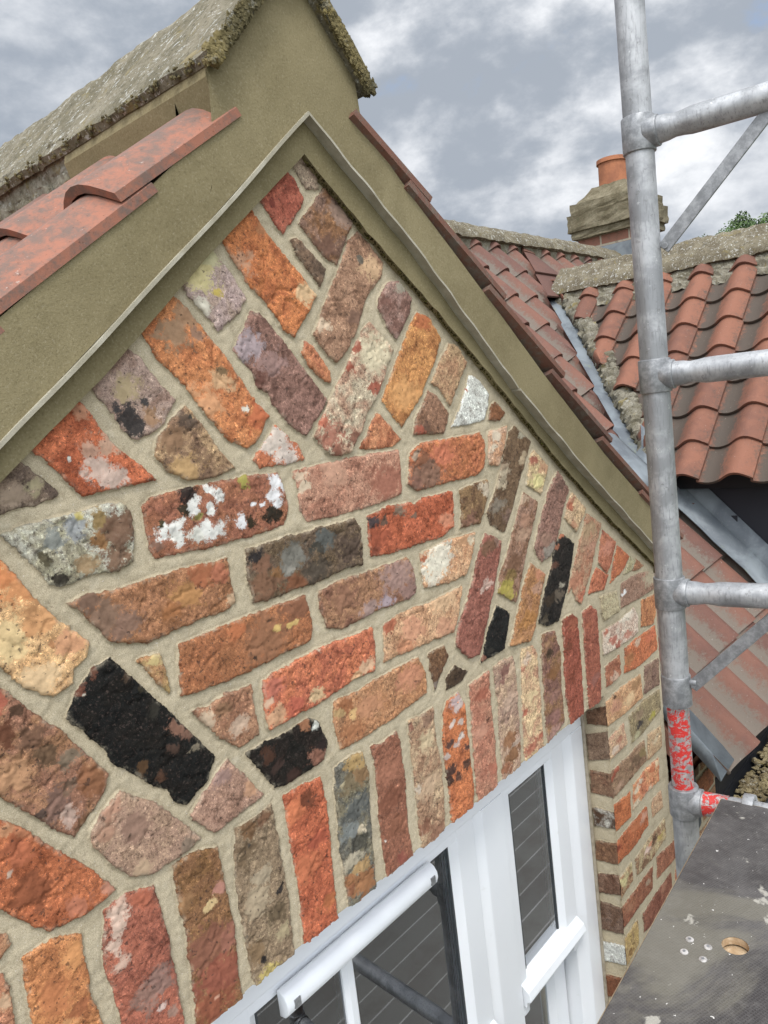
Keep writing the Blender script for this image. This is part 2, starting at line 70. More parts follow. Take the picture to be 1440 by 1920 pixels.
[[0.26,0.6295,0.3026,0.6547,0.3162,0.6333,0.3288,0.6134,0.3434,0.5869,0.3614,0.56,0.3911,0.5247,0.3863,0.5082,0.3675,0.4967,0.3669,0.4843,0.3414,0.4764,0.315,0.4986,0.2933,0.5293,0.2614,0.5678],[0.644,0.392,0.216],[0.584,0.323,0.162],1.3,[[0.3139,0.6179,0.0155,0.016,0.604,0.202,0.065],[0.3244,0.6012,0.0132,0.0135,0.604,0.246,0.098],[0.3434,0.5674,0.0152,0.0152,0.604,0.296,0.138],[0.3516,0.5326,0.007,0.007,0.392,0.175,0.08],[0.3319,0.5039,0.0192,0.0193,0.658,0.456,0.296],[0.3657,0.5281,0.0145,0.0142,0.604,0.296,0.175],[0.296,0.6196,0.02,0.0209,0.578,0.202,0.065],[0.3074,0.5525,0.0181,0.0187,0.687,0.503,0.296]]],
[[0.2634,0.5602,0.2934,0.5075,0.3155,0.4743,0.345,0.4375,0.3733,0.393,0.3886,0.372,0.3798,0.3514,0.3385,0.3173,0.3171,0.3392,0.301,0.3623,0.2854,0.3824,0.27,0.4001,0.24,0.4365],[0.305,0.144,0.102],[0.352,0.175,0.098],1.7,[[0.3046,0.478,0.0054,0.0056,0.107,0.058,0.04],[0.2876,0.4569,0.0087,0.0093,0.162,0.058,0.034],[0.3142,0.4457,0.0139,0.0143,0.188,0.098,0.068],[0.3225,0.4257,0.0113,0.0115,0.15,0.089,0.058],[0.3232,0.3624,0.0153,0.0156,0.231,0.133,0.117],[0.3347,0.3459,0.0097,0.0099,0.527,0.371,0.314],[0.3673,0.3712,0.0155,0.0152,0.262,0.107,0.054],[0.2861,0.4175,0.0158,0.0168,0.479,0.254,0.15],[0.3439,0.3736,0.0079,0.0079,0.202,0.127,0.098],[0.2888,0.494,0.0104,0.0111,0.392,0.098,0.065],[0.3113,0.3641,0.0074,0.0077,0.107,0.072,0.068],[0.3465,0.3289,0.008,0.008,0.202,0.102,0.058],[0.3474,0.4042,0.0119,0.0118,0.231,0.175,0.138]]],
[[0.2446,0.405,0.2686,0.3738,0.2829,0.3634,0.3053,0.3304,0.3317,0.2973,0.342,0.2852,0.3746,0.2347,0.3365,0.2282,0.2933,0.2325,0.2715,0.2592,0.2495,0.2878,0.2278,0.316],[0.456,0.127,0.045],[0.361,0.089,0.028],1.6,[[0.2703,0.3626,0.0074,0.008,0.527,0.246,0.138],[0.2635,0.3179,0.0034,0.0037,0.578,0.434,0.352],[0.2874,0.3521,0.0102,0.0109,0.503,0.188,0.098],[0.329,0.242,0.0113,0.0115,0.479,0.162,0.098],[0.2842,0.2878,0.0181,0.0192,0.27,0.076,0.032],[0.3615,0.245,0.0075,0.0074,0.479,0.216,0.162],[0.2765,0.3372,0.0151,0.0162,0.434,0.117,0.051]]],
[[0.2369,0.267,0.2531,0.2564,0.2563,0.2443,0.2426,0.2346,0.232,0.2396],[0.456,0.231,0.138],[0.392,0.162,0.098],1.0,[]],
[[0.214,0.2284,0.2435,0.2183,0.2467,0.2024,0.2451,0.1639,0.2456,0.1472,0.2101,0.1604],[0.479,0.202,0.127],[0.527,0.246,0.138],1.2,[[0.2367,0.1923,0.0071,0.008,0.604,0.392,0.279]]],
[[0.2652,0.2233,0.2959,0.2251,0.3258,0.2107,0.3249,0.1692,0.3247,0.1337,0.3312,0.0992,0.3346,0.0749,0.26,0.1217,0.2605,0.1574,0.262,0.1998],[0.527,0.209,0.076],[0.456,0.162,0.058],1.3,[[0.3142,0.194,0.0111,0.0114,0.604,0.262,0.098],[0.2846,0.1636,0.0158,0.0168,0.503,0.175,0.065],[0.3092,0.1328,0.0111,0.0115,0.392,0.127,0.051],[0.2943,0.1181,0.0108,0.0114,0.552,0.262,0.117]]],
[[0.3543,0.2209,0.3844,0.2245,0.4182,0.2132,0.4225,0.1831,0.4263,0.142,0.4272,0.0841,0.4264,0.0266,0.4246,-0.0062,0.3548,0.0546,0.3503,0.107,0.3446,0.1585],[0.381,0.114,0.076],[0.319,0.095,0.068],1.3,[[0.3696,0.2071,0.0122,0.012,0.687,0.503,0.413],[0.3648,0.1901,0.0115,0.0114,0.687,0.503,0.413],[0.358,0.1712,0.0096,0.0095,0.658,0.479,0.392],[0.3622,0.1482,0.0085,0.0084,0.604,0.413,0.332],[0.3763,0.2163,0.0092,0.009,0.604,0.413,0.332],[0.4044,0.0982,0.0159,0.015,0.292,0.175,0.162],[0.3881,0.0887,0.0161,0.0155,0.287,0.168,0.15],[0.4019,0.2041,0.013,0.0123,0.434,0.117,0.068],[0.4186,0.0522,0.0085,0.008,0.352,0.216,0.188],[0.4025,0.0676,0.0053,0.005,0.631,0.479,0.434]]],
[[0.4443,0.2232,0.4774,0.2263,0.5124,0.2129,0.513,0.1681,0.5195,0.0962,0.5135,0.0387,0.5138,-0.0038,0.4414,-0.0038,0.447,0.0738,0.4499,0.1227,0.4458,0.1754],[0.266,0.127,0.067],[0.238,0.117,0.05],1.3,[[0.4936,0.1464,0.0083,0.0073,0.604,0.434,0.246],[0.5084,0.1579,0.0097,0.0084,0.434,0.202,0.175],[0.4738,0.0941,0.0302,0.0265,0.262,0.102,0.072],[0.4826,0.0507,0.0308,0.0268,0.301,0.084,0.058],[0.4691,0.0226,0.0302,0.0267,0.279,0.08,0.045],[0.5058,0.0842,0.0197,0.017,0.323,0.127,0.098],[0.4557,0.1713,0.0107,0.0097,0.332,0.175,0.089],[0.4746,0.0299,0.0082,0.0074,0.527,0.279,0.216]]],
[[0.5457,0.2214,0.5792,0.2201,0.6066,0.2257,0.6098,0.1716,0.6126,0.0774,0.6066,-0.0038,0.5926,-0.0038,0.5342,-0.0038,0.5317,0.0458,0.5298,0.1476,0.5354,0.1903],[0.254,0.178,0.127],[0.305,0.216,0.156],1.6,[[0.5642,0.2098,0.0148,0.0122,0.202,0.107,0.058],[0.5564,0.1796,0.0168,0.0139,0.175,0.117,0.078],[0.5723,0.1396,0.0151,0.0124,0.392,0.314,0.246],[0.5596,0.1081,0.0214,0.0176,0.413,0.323,0.246],[0.5974,0.1052,0.0063,0.0051,0.027,0.025,0.03],[0.5551,0.0261,0.0055,0.0046,0.027,0.025,0.03],[0.5871,0.0753,0.0178,0.0144,0.15,0.107,0.072],[0.5585,-0.0023,0.0173,0.0143,0.479,0.371,0.138],[0.5427,0.0404,0.0167,0.014,0.254,0.162,0.098],[0.5907,0.0408,0.0135,0.0109,0.392,0.314,0.216],[0.5615,0.2074,0.0042,0.0035,0.045,0.04,0.04],[0.5621,0.186,0.0046,0.0038,0.058,0.051,0.051],[0.5923,0.2106,0.011,0.0089,0.202,0.102,0.065]]],
[[0.6269,0.2263,0.6646,0.2255,0.7012,0.2213,0.7061,0.1833,0.7017,0.0965,0.6968,-0.0038,0.6255,-0.0038,0.6315,0.0709,0.6272,0.1469],[0.479,0.112,0.045],[0.392,0.084,0.034],1.4,[[0.6708,0.1992,0.0148,0.0113,0.202,0.058,0.03],[0.6809,0.136,0.0177,0.0134,0.352,0.068,0.034],[0.6482,0.1041,0.0244,0.0188,0.503,0.138,0.058],[0.6441,0.1962,0.0191,0.0148,0.552,0.15,0.058],[0.6843,0.0322,0.0154,0.0116,0.434,0.127,0.04]]],
[[0.7301,0.2208,0.7616,0.2243,0.7906,0.2198,0.7976,0.1823,0.7903,0.1175,0.7863,0.0539,0.7825,-0.0038,0.7222,-0.0038,0.7199,0.0528,0.7192,0.114,0.7223,0.1734],[0.209,0.178,0.133],[0.162,0.156,0.15],1.4,[[0.7721,0.2108,0.0197,0.0139,0.413,0.262,0.117],[0.7809,0.1886,0.02,0.0141,0.262,0.15,0.08],[0.7555,0.1883,0.0194,0.0138,0.216,0.162,0.107],[0.7595,0.141,0.0255,0.0181,0.133,0.138,0.144],[0.742,0.1136,0.0192,0.0138,0.231,0.246,0.262],[0.7576,0.0839,0.0196,0.014,0.089,0.084,0.076],[0.7695,0.1022,0.0087,0.0062,0.631,0.527,0.392],[0.7508,0.0227,0.0276,0.0197,0.352,0.15,0.065],[0.728,0.0361,0.0151,0.0111,0.332,0.138,0.058],[0.7415,0.0651,0.0173,0.0125,0.479,0.413,0.314],[0.7259,0.025,0.0151,0.0111,0.279,0.098,0.045],[0.7544,0.0424,0.0197,0.0141,0.423,0.262,0.127],[0.7399,0.1927,0.0075,0.0055,0.479,0.392,0.279]]],
[[0.8111,0.22,0.8382,0.2153,0.8737,0.221,0.8824,0.1952,0.8812,0.1207,0.8759,0.0511,0.8782,-0.0038,0.8111,-0.0038,0.808,0.0483,0.8113,0.1295,0.8135,0.1909],[0.279,0.112,0.076],[0.305,0.117,0.078],1.2,[[0.8431,0.163,0.0262,0.0176,0.352,0.144,0.098],[0.8394,0.117,0.0262,0.0176,0.231,0.084,0.054],[0.8487,0.0639,0.0222,0.0149,0.262,0.102,0.065],[0.8177,0.0609,0.0038,0.0026,0.807,0.776,0.716],[0.8532,0.009,0.0134,0.009,0.279,0.08,0.065]]],
[[0.9038,0.2256,0.941,0.2195,0.9759,0.2221,0.9727,0.1732,0.9786,0.1159,0.9752,0.0514,0.9656,-0.0038,0.8997,-0.0038,0.9011,0.0687,0.9039,0.1404,0.9035,0.1931],[0.434,0.305,0.216],[0.371,0.216,0.15],1.5,[[0.9096,0.2113,0.0103,0.0067,0.262,0.107,0.08],[0.943,0.1709,0.0196,0.0124,0.503,0.392,0.279],[0.9392,0.0918,0.0247,0.0156,0.479,0.332,0.246],[0.9402,0.0092,0.0199,0.0126,0.296,0.15,0.107],[0.9546,0.2062,0.0148,0.0093,0.314,0.188,0.144],[0.9077,0.0331,0.0191,0.0123,0.262,0.117,0.08],[0.91,0.1024,0.0094,0.0061,0.552,0.456,0.371]]],
[[0.999,0.1988,1.0147,0.2189,1.0522,0.2197,1.0663,0.1916,1.0657,0.1054,1.0636,0.0262,1.0553,-0.0038,0.9904,-0.0038,0.9905,0.059,0.9878,0.1371],[0.503,0.15,0.048],[0.434,0.122,0.042],1.3,[[1.0379,0.2112,0.0163,0.0098,0.552,0.434,0.434],[1.047,0.1973,0.0154,0.0092,0.578,0.479,0.456],[1.019,0.1699,0.0096,0.0058,0.624,0.527,0.479],[1.0465,0.1622,0.0088,0.0053,0.604,0.503,0.456],[1.0285,0.1274,0.0086,0.0052,0.578,0.456,0.413],[1.0079,0.1398,0.0095,0.0058,0.107,0.065,0.065],[1.0552,0.1123,0.01,0.006,0.107,0.065,0.065],[1.005,0.0922,0.0159,0.0097,0.072,0.045,0.045],[1.0498,0.0825,0.0122,0.0073,0.089,0.051,0.045],[0.9968,0.0784,0.0105,0.0065,0.045,0.034,0.034],[1.0417,0.1359,0.0099,0.0059,0.631,0.552,0.503],[0.9986,0.1195,0.0084,0.0052,0.527,0.434,0.392],[1.0244,0.0726,0.0097,0.0059,0.107,0.058,0.051]]],
[[1.083,0.2212,1.1522,0.2265,1.1457,0.1608,1.1487,0.091,1.1417,-0.0038,1.1336,-0.0038,1.07,-0.0038,1.0767,0.0902,1.0798,0.1612],[0.402,0.162,0.117],[0.456,0.216,0.156],1.3,[[1.1312,0.1388,0.0067,0.0039,0.107,0.045,0.034],[1.1154,0.1919,0.0238,0.0136,0.352,0.107,0.072],[1.103,0.1238,0.0236,0.0136,0.503,0.246,0.188],[1.1286,0.0385,0.0195,0.0111,0.392,0.138,0.098]]],
[[1.1673,0.2276,1.2,0.2296,1.24,0.2241,1.2468,0.1935,1.2412,0.1145,1.2371,0.0279,1.2279,-0.0038,1.1618,-0.0038,1.1654,0.0818,1.1707,0.1551],[0.451,0.305,0.231],[0.371,0.238,0.202],1.5,[[1.2015,0.2051,0.0181,0.0099,0.246,0.117,0.107],[1.1928,0.1871,0.0128,0.0071,0.262,0.13,0.117],[1.228,0.1989,0.016,0.0086,0.503,0.352,0.279],[1.1988,0.0686,0.0236,0.0129,0.296,0.138,0.072],[1.204,0.0353,0.0265,0.0144,0.262,0.122,0.061],[1.1731,0.0182,0.0205,0.0114,0.296,0.117,0.065],[1.2118,0.1404,0.0265,0.0144,0.479,0.332,0.279],[1.2188,0.0539,0.016,0.0087,0.527,0.392,0.314]]],
[[1.2705,0.2285,1.315,0.2227,1.3315,0.2034,1.3308,0.1123,1.3277,-0.0038,1.3175,-0.0038,1.2481,-0.0038,1.252,0.0769,1.2624,0.1675],[0.604,0.434,0.287],[0.479,0.262,0.188],1.4,[[1.2866,0.2037,0.0169,0.0089,0.658,0.503,0.392],[1.2962,0.1242,0.0172,0.009,0.687,0.527,0.314],[1.2618,0.0992,0.01,0.0053,0.392,0.107,0.072],[1.2767,0.0163,0.0228,0.012,0.392,0.127,0.089],[1.3155,0.0258,0.0147,0.0076,0.392,0.117,0.08],[1.2723,0.1898,0.01,0.0053,0.434,0.188,0.138]]],
[[1.3566,0.2345,1.4115,0.2264,1.4294,0.1704,1.419,0.1128,1.4189,0.0158,1.3419,-0.0046,1.3404,0.0739,1.3481,0.1694],[0.27,0.144,0.08],[0.238,0.117,0.102],1.4,[[1.3826,0.1846,0.0186,0.0093,0.089,0.058,0.04],[1.3876,0.14,0.0251,0.0125,0.254,0.117,0.051],[1.3792,0.0932,0.0282,0.014,0.275,0.144,0.127],[1.3769,0.0439,0.0282,0.0141,0.287,0.144,0.138],[1.3712,0.0126,0.025,0.0125,0.392,0.231,0.216],[1.3743,0.2102,0.0122,0.0062,0.332,0.188,0.117]]],
[[1.4496,0.2388,1.495,0.2385,1.5158,0.223,1.5207,0.1261,1.5129,-0.0038,1.4473,-0.0038,1.4335,0.0717,1.4385,0.1385],[0.332,0.084,0.058],[0.27,0.065,0.04],1.2,[[1.4902,0.2146,0.0205,0.0097,0.392,0.117,0.072],[1.4614,0.1723,0.0147,0.0071,0.202,0.058,0.034]]],
[[1.5443,0.2282,1.5905,0.2323,1.6163,0.2114,1.6129,0.0803,1.602,-0.0038,1.5356,-0.0038,1.5374,0.1045],[0.332,0.1,0.068],[0.292,0.08,0.058],1.2,[[1.574,0.0567,0.0223,0.0102,0.296,0.117,0.102],[1.5673,0.1915,0.0161,0.0074,0.352,0.107,0.065]]],
[[1.1867,0.485,1.2439,0.459,1.2203,0.4137,1.1795,0.3453,1.1276,0.2655,1.0903,0.2695,1.0562,0.3047,1.0659,0.334,1.119,0.3894,1.1506,0.4423],[0.305,0.112,0.093],[0.262,0.089,0.072],1.2,[[1.171,0.3901,0.0178,0.0099,0.631,0.434,0.371],[1.1969,0.4564,0.0227,0.0125,0.202,0.107,0.072],[1.216,0.4575,0.0148,0.0081,0.262,0.162,0.138],[1.1552,0.3787,0.0105,0.0059,0.604,0.434,0.371]]],
[[1.3378,0.5398,1.3943,0.5093,1.3711,0.4736,1.3319,0.4236,1.2906,0.3567,1.2693,0.3253,1.209,0.3618,1.217,0.3847,1.2564,0.4313,1.2933,0.4796],[0.323,0.188,0.15],[0.254,0.133,0.089],1.4,[[1.3399,0.5227,0.0181,0.0092,0.527,0.371,0.296],[1.237,0.3676,0.0232,0.0125,0.371,0.301,0.065],[1.2437,0.3472,0.0201,0.0107,0.413,0.332,0.08],[1.2755,0.4069,0.0311,0.0163,0.202,0.102,0.068],[1.3201,0.454,0.0251,0.0129,0.413,0.262,0.202],[1.2575,0.3849,0.0203,0.0108,0.254,0.162,0.065],[1.3397,0.4807,0.0181,0.0093,0.392,0.216,0.162]]],
[[1.3405,0.3925,1.3946,0.3548,1.3703,0.3209,1.337,0.2613,1.309,0.234,1.2322,0.2463,1.2625,0.291,1.3049,0.3514],[0.371,0.175,0.078],[0.392,0.188,0.107],1.3,[[1.3748,0.3608,0.0197,0.0099,0.503,0.216,0.138],[1.3057,0.2829,0.031,0.016,0.413,0.188,0.058],[1.2582,0.2527,0.0197,0.0105,0.503,0.246,0.117],[1.3538,0.3376,0.0193,0.0098,0.434,0.246,0.188]]],
[[1.2035,0.3402,1.2466,0.3103,1.2299,0.2774,1.2142,0.2481,1.127,0.2472,1.1677,0.3088],[0.024,0.024,0.025],[0.018,0.018,0.019],1.1,[[1.1347,0.2552,0.0086,0.0049,0.262,0.107,0.08],[1.1617,0.262,0.0124,0.007,0.051,0.045,0.042]]],
[[1.3749,0.6069,1.3942,0.6176,1.45,0.577,1.4097,0.5212,1.3529,0.5512],[0.527,0.371,0.254],[0.552,0.413,0.246],1.3,[[1.3872,0.5979,0.0165,0.0083,0.352,0.107,0.08],[1.3981,0.5519,0.0268,0.0133,0.604,0.527,0.279],[1.4259,0.5752,0.0195,0.0096,0.503,0.279,0.188]]],
[[1.4845,0.563,1.5273,0.5167,1.4921,0.4712,1.4567,0.4165,1.4256,0.3856,1.3819,0.3807,1.3589,0.4181,1.3966,0.4712,1.439,0.5276],[0.262,0.144,0.127],[0.305,0.162,0.138],1.4,[[1.4186,0.4017,0.0277,0.0135,0.296,0.262,0.246],[1.4923,0.5337,0.0251,0.0119,0.209,0.122,0.107],[1.4073,0.4282,0.0273,0.0134,0.296,0.175,0.144]]],
[[1.4809,0.4264,1.5354,0.3904,1.5139,0.3503,1.4881,0.3058,1.4325,0.2401,1.3814,0.2424,1.3496,0.2609,1.3848,0.3184,1.4256,0.3646,1.4408,0.4023],[0.037,0.031,0.03],[0.025,0.023,0.023],1.4,[[1.4797,0.4171,0.0116,0.0056,0.423,0.144,0.08],[1.451,0.3986,0.0129,0.0063,0.332,0.127,0.08],[1.4405,0.2943,0.0211,0.0103,0.15,0.117,0.098],[1.4359,0.3612,0.0144,0.007,0.144,0.068,0.051],[1.3691,0.2613,0.0152,0.0077,0.107,0.084,0.065],[1.461,0.3138,0.0115,0.0056,0.332,0.296,0.262],[1.4075,0.295,0.0236,0.0117,0.065,0.045,0.034]]],
[[1.5432,0.5067,1.6036,0.4573,1.55,0.4117,1.5001,0.4531,1.5149,0.4821],[0.539,0.371,0.246],[0.578,0.392,0.279],1.2,[[1.5256,0.4788,0.019,0.0089,0.392,0.107,0.065],[1.5364,0.4895,0.0139,0.0065,0.434,0.202,0.138],[1.5347,0.4311,0.0174,0.0081,0.503,0.262,0.175]]],
[[1.6054,0.4466,1.6777,0.4093,1.6367,0.3569,1.5971,0.2997,1.5432,0.2458,1.5203,0.2618,1.505,0.2939,1.4874,0.285,1.5025,0.3168,1.5499,0.3782],[0.413,0.254,0.181],[0.413,0.188,0.127],1.4,[[1.6047,0.4087,0.0374,0.0168,0.402,0.279,0.188],[1.53,0.3047,0.0354,0.0164,0.434,0.188,0.127],[1.5511,0.2689,0.027,0.0124,0.456,0.15,0.098],[1.6156,0.3627,0.0283,0.0127,0.434,0.231,0.175]]],
[[1.6794,0.3953,1.7501,0.3488,1.7194,0.3062,1.6873,0.2842,1.6439,0.3191,1.6631,0.3664],[0.479,0.175,0.107],[0.392,0.127,0.08],1.1,[[1.6927,0.3458,0.0303,0.0131,0.527,0.216,0.162]]],
[[1.7543,0.3406,1.82,0.2977,1.7772,0.2683,1.6983,0.253,1.7245,0.3029],[0.515,0.156,0.061],[0.434,0.127,0.068],1.2,[[1.7918,0.2957,0.0274,0.0114,0.434,0.117,0.051]]],
[[1.6354,0.3125,1.6955,0.2783,1.6665,0.2492,1.5825,0.2592,1.6115,0.299],[0.456,0.144,0.08],[0.413,0.107,0.058],1.0,[]],
[[1.82,0.2999,1.8575,0.277,1.8266,0.2585,1.7801,0.2569],[0.479,0.434,0.314],[0.434,0.371,0.246],1.0,[]],
[[1.8577,0.2815,1.9077,0.2516,1.8773,0.2486,1.8312,0.2545],[0.413,0.216,0.138],[0.352,0.162,0.098],1.0,[]],
[[1.7608,0.2412,1.8721,0.2419,1.9421,0.2284,1.9771,0.2,1.9615,0.1742,1.8606,0.175,1.7494,0.1783],[0.305,0.175,0.138],[0.352,0.216,0.175],1.2,[[1.7713,0.2123,0.0124,0.0052,0.871,0.855,0.807],[1.939,0.2153,0.0447,0.0175,0.413,0.352,0.279]]],
[[1.6379,0.2404,1.7319,0.2294,1.7394,0.1747,1.6503,0.1754,1.6393,0.2036],[0.539,0.456,0.305],[0.456,0.371,0.262],1.1,[]],
[[1.8715,0.167,1.9668,0.1605,1.9626,0.1062,1.9411,0.081,1.8589,0.0971],[0.491,0.202,0.089],[0.392,0.15,0.072],1.1,[]],
[[1.6365,0.1546,1.723,0.1515,1.8259,0.1607,1.8469,0.1333,1.8387,0.0883,1.7299,0.0866,1.6535,0.0926,1.6346,0.0945],[0.672,0.552,0.456],[0.578,0.392,0.314],1.2,[[1.6908,0.1133,0.0204,0.0089,0.456,0.15,0.117],[1.7773,0.1015,0.0263,0.011,0.479,0.202,0.162],[1.6541,0.1434,0.0142,0.0063,0.479,0.162,0.117],[1.7692,0.1581,0.0349,0.0146,0.716,0.631,0.527],[1.714,0.0984,0.0166,0.0072,0.392,0.107,0.08]]],
[[1.751,0.0729,1.8193,0.0794,1.9511,0.076,1.9558,0.0068,1.835,0.0007,1.7399,0.0111],[0.515,0.144,0.054],[0.413,0.127,0.058],1.3,[[1.8278,0.07,0.0201,0.0083,0.604,0.423,0.314],[1.7666,0.0426,0.0307,0.0129,0.392,0.162,0.072],[1.9149,0.0588,0.0294,0.0117,0.527,0.138,0.065]]],
[[1.637,0.0657,1.7199,0.0698,1.7204,0.0181,1.6648,0.0138,1.6329,0.0171],[0.402,0.162,0.098],[0.352,0.127,0.08],1.2,[[1.6834,0.0251,0.0204,0.0089,0.631,0.434,0.332]]],
[[1.8592,-0.0106,1.9559,-0.0173,1.9481,-0.0922,1.8464,-0.0813],[0.27,0.168,0.133],[0.231,0.133,0.117],1.1,[]],
[[1.6152,-0.0199,1.711,-0.0127,1.8331,-0.0204,1.8319,-0.0861,1.7165,-0.0864,1.6152,-0.0789],[0.552,0.323,0.195],[0.503,0.262,0.15],1.3,[[1.7998,-0.0322,0.0316,0.0131,0.352,0.195,0.107],[1.6705,-0.0463,0.0285,0.0125,0.527,0.262,0.188],[1.7487,-0.0569,0.0304,0.0129,0.631,0.434,0.279],[1.6744,-0.0249,0.0097,0.0043,0.117,0.065,0.045]]],
[[1.7463,-0.1019,1.8363,-0.0954,1.9507,-0.1042,1.946,-0.163,1.8227,-0.1774,1.7526,-0.1775],[0.332,0.254,0.162],[0.279,0.216,0.144],1.4,[[1.7987,-0.1444,0.0218,0.0091,0.068,0.058,0.065],[1.8865,-0.155,0.0213,0.0086,0.392,0.332,0.072],[1.8035,-0.118,0.0273,0.0113,0.27,0.188,0.138],[1.7754,-0.1672,0.0196,0.0083,0.434,0.392,0.279]]],
[[1.6152,-0.1124,1.7144,-0.1062,1.7235,-0.1665,1.6152,-0.167],[0.552,0.371,0.262],[0.503,0.287,0.216],1.3,[[1.6806,-0.1351,0.0206,0.009,0.392,0.175,0.127],[1.6512,-0.1534,0.0161,0.0071,0.631,0.503,0.413]]],
[[1.8506,-0.1966,1.9428,-0.2079,1.938,-0.2673,1.8385,-0.2643],[0.479,0.332,0.223],[0.413,0.246,0.162],1.3,[[1.8946,-0.2256,0.0196,0.0079,0.578,0.456,0.314]]],
[[1.6152,-0.1978,1.7202,-0.1987,1.8247,-0.1974,1.8319,-0.2592,1.7302,-0.265,1.6152,-0.2685,1.6152,-0.2305],[0.332,0.209,0.144],[0.262,0.15,0.107],1.4,[[1.629,-0.2107,0.0161,0.0072,0.314,0.072,0.045],[1.7678,-0.2294,0.0352,0.0148,0.202,0.127,0.089],[1.801,-0.2257,0.0309,0.0128,0.262,0.188,0.098],[1.6606,-0.2518,0.023,0.0102,0.413,0.262,0.202],[1.6491,-0.2069,0.0145,0.0064,0.352,0.08,0.051]]],
[[1.7384,-0.2874,1.8129,-0.2794,1.9081,-0.283,1.8966,-0.3465,1.8022,-0.3454,1.7268,-0.3519],[0.578,0.279,0.15],[0.552,0.188,0.102],1.2,[[1.754,-0.3054,0.0179,0.0076,0.687,0.578,0.434],[1.7472,-0.3435,0.0219,0.0093,0.658,0.552,0.413],[1.8244,-0.3439,0.0232,0.0096,0.631,0.479,0.352],[1.8565,-0.2927,0.0194,0.0079,0.456,0.138,0.065],[1.8914,-0.2942,0.0177,0.0071,0.658,0.527,0.352],[1.7828,-0.2961,0.0142,0.006,0.716,0.591,0.456]]],
[[1.6152,-0.2817,1.7215,-0.295,1.7152,-0.3612,1.6152,-0.3525,1.6152,-0.3306],[0.527,0.15,0.045],[0.456,0.122,0.037],1.1,[]],
[[1.8433,-0.3801,1.9135,-0.3829,1.9179,-0.4348,1.8413,-0.4278],[0.527,0.352,0.246],[0.479,0.279,0.188],1.1,[]],
[[1.6152,-0.3816,1.7089,-0.3763,1.8092,-0.3773,1.8116,-0.4333,1.7185,-0.4466,1.6152,-0.4402],[0.456,0.122,0.042],[0.371,0.107,0.042],1.3,[[1.7818,-0.3934,0.0256,0.0107,0.527,0.279,0.216],[1.6141,-0.4003,0.0224,0.0101,0.262,0.051,0.03],[1.7275,-0.3933,0.0295,0.0126,0.503,0.156,0.065]]],
[[1.719,-0.4804,1.824,-0.4697,1.9224,-0.4708,1.9197,-0.5245,1.813,-0.5367,1.7223,-0.5292],[0.479,0.371,0.246],[0.296,0.162,0.107],1.5,[[1.7969,-0.4961,0.023,0.0096,0.658,0.479,0.413],[1.8437,-0.4927,0.0216,0.0088,0.127,0.072,0.051],[1.8779,-0.5012,0.0222,0.009,0.479,0.352,0.138],[1.7702,-0.5194,0.0205,0.0086,0.202,0.107,0.072],[1.8157,-0.4872,0.0158,0.0066,0.578,0.202,0.138]]],
[[1.8485,-0.5471,2.0069,-0.5712,2.0051,-0.6223,1.8438,-0.6095],[0.352,0.144,0.093],[0.314,0.117,0.076],1.1,[]],
[[1.6152,-0.4792,1.6943,-0.472,1.6965,-0.525,1.6183,-0.5322,1.6124,-0.5266],[0.479,0.392,0.246],[0.352,0.188,0.117],1.3,[[1.6369,-0.4939,0.0202,0.009,0.552,0.479,0.279],[1.6871,-0.5002,0.0134,0.0058,0.262,0.107,0.065]]],
[[1.6152,-0.5566,1.8238,-0.5546,1.8123,-0.6176,1.7096,-0.6143,1.6152,-0.6154],[0.314,0.127,0.078],[0.279,0.098,0.065],1.2,[[1.6626,-0.5779,0.0208,0.0092,0.352,0.162,0.107],[1.7812,-0.5831,0.0165,0.007,0.392,0.279,0.216]]],
[[1.7392,-0.6429,1.9415,-0.6423,1.9452,-0.7009,1.8044,-0.7122,1.7352,-0.6986],[0.279,0.107,0.076],[0.231,0.08,0.058],1.2,[[1.8868,-0.6552,0.0248,0.01,0.352,0.162,0.117]]],
[[1.9764,-0.6389,2.0081,-0.644,1.9924,-0.6882,1.965,-0.6852],[0.392,0.127,0.065],[0.352,0.107,0.051],1.0,[]],
[[1.616,-0.6425,1.7065,-0.6426,1.7009,-0.7062,1.6173,-0.7203,1.5959,-0.7037],[0.456,0.314,0.138],[0.392,0.262,0.15],1.3,[[1.6416,-0.6944,0.0168,0.0075,0.262,0.15,0.065]]]]
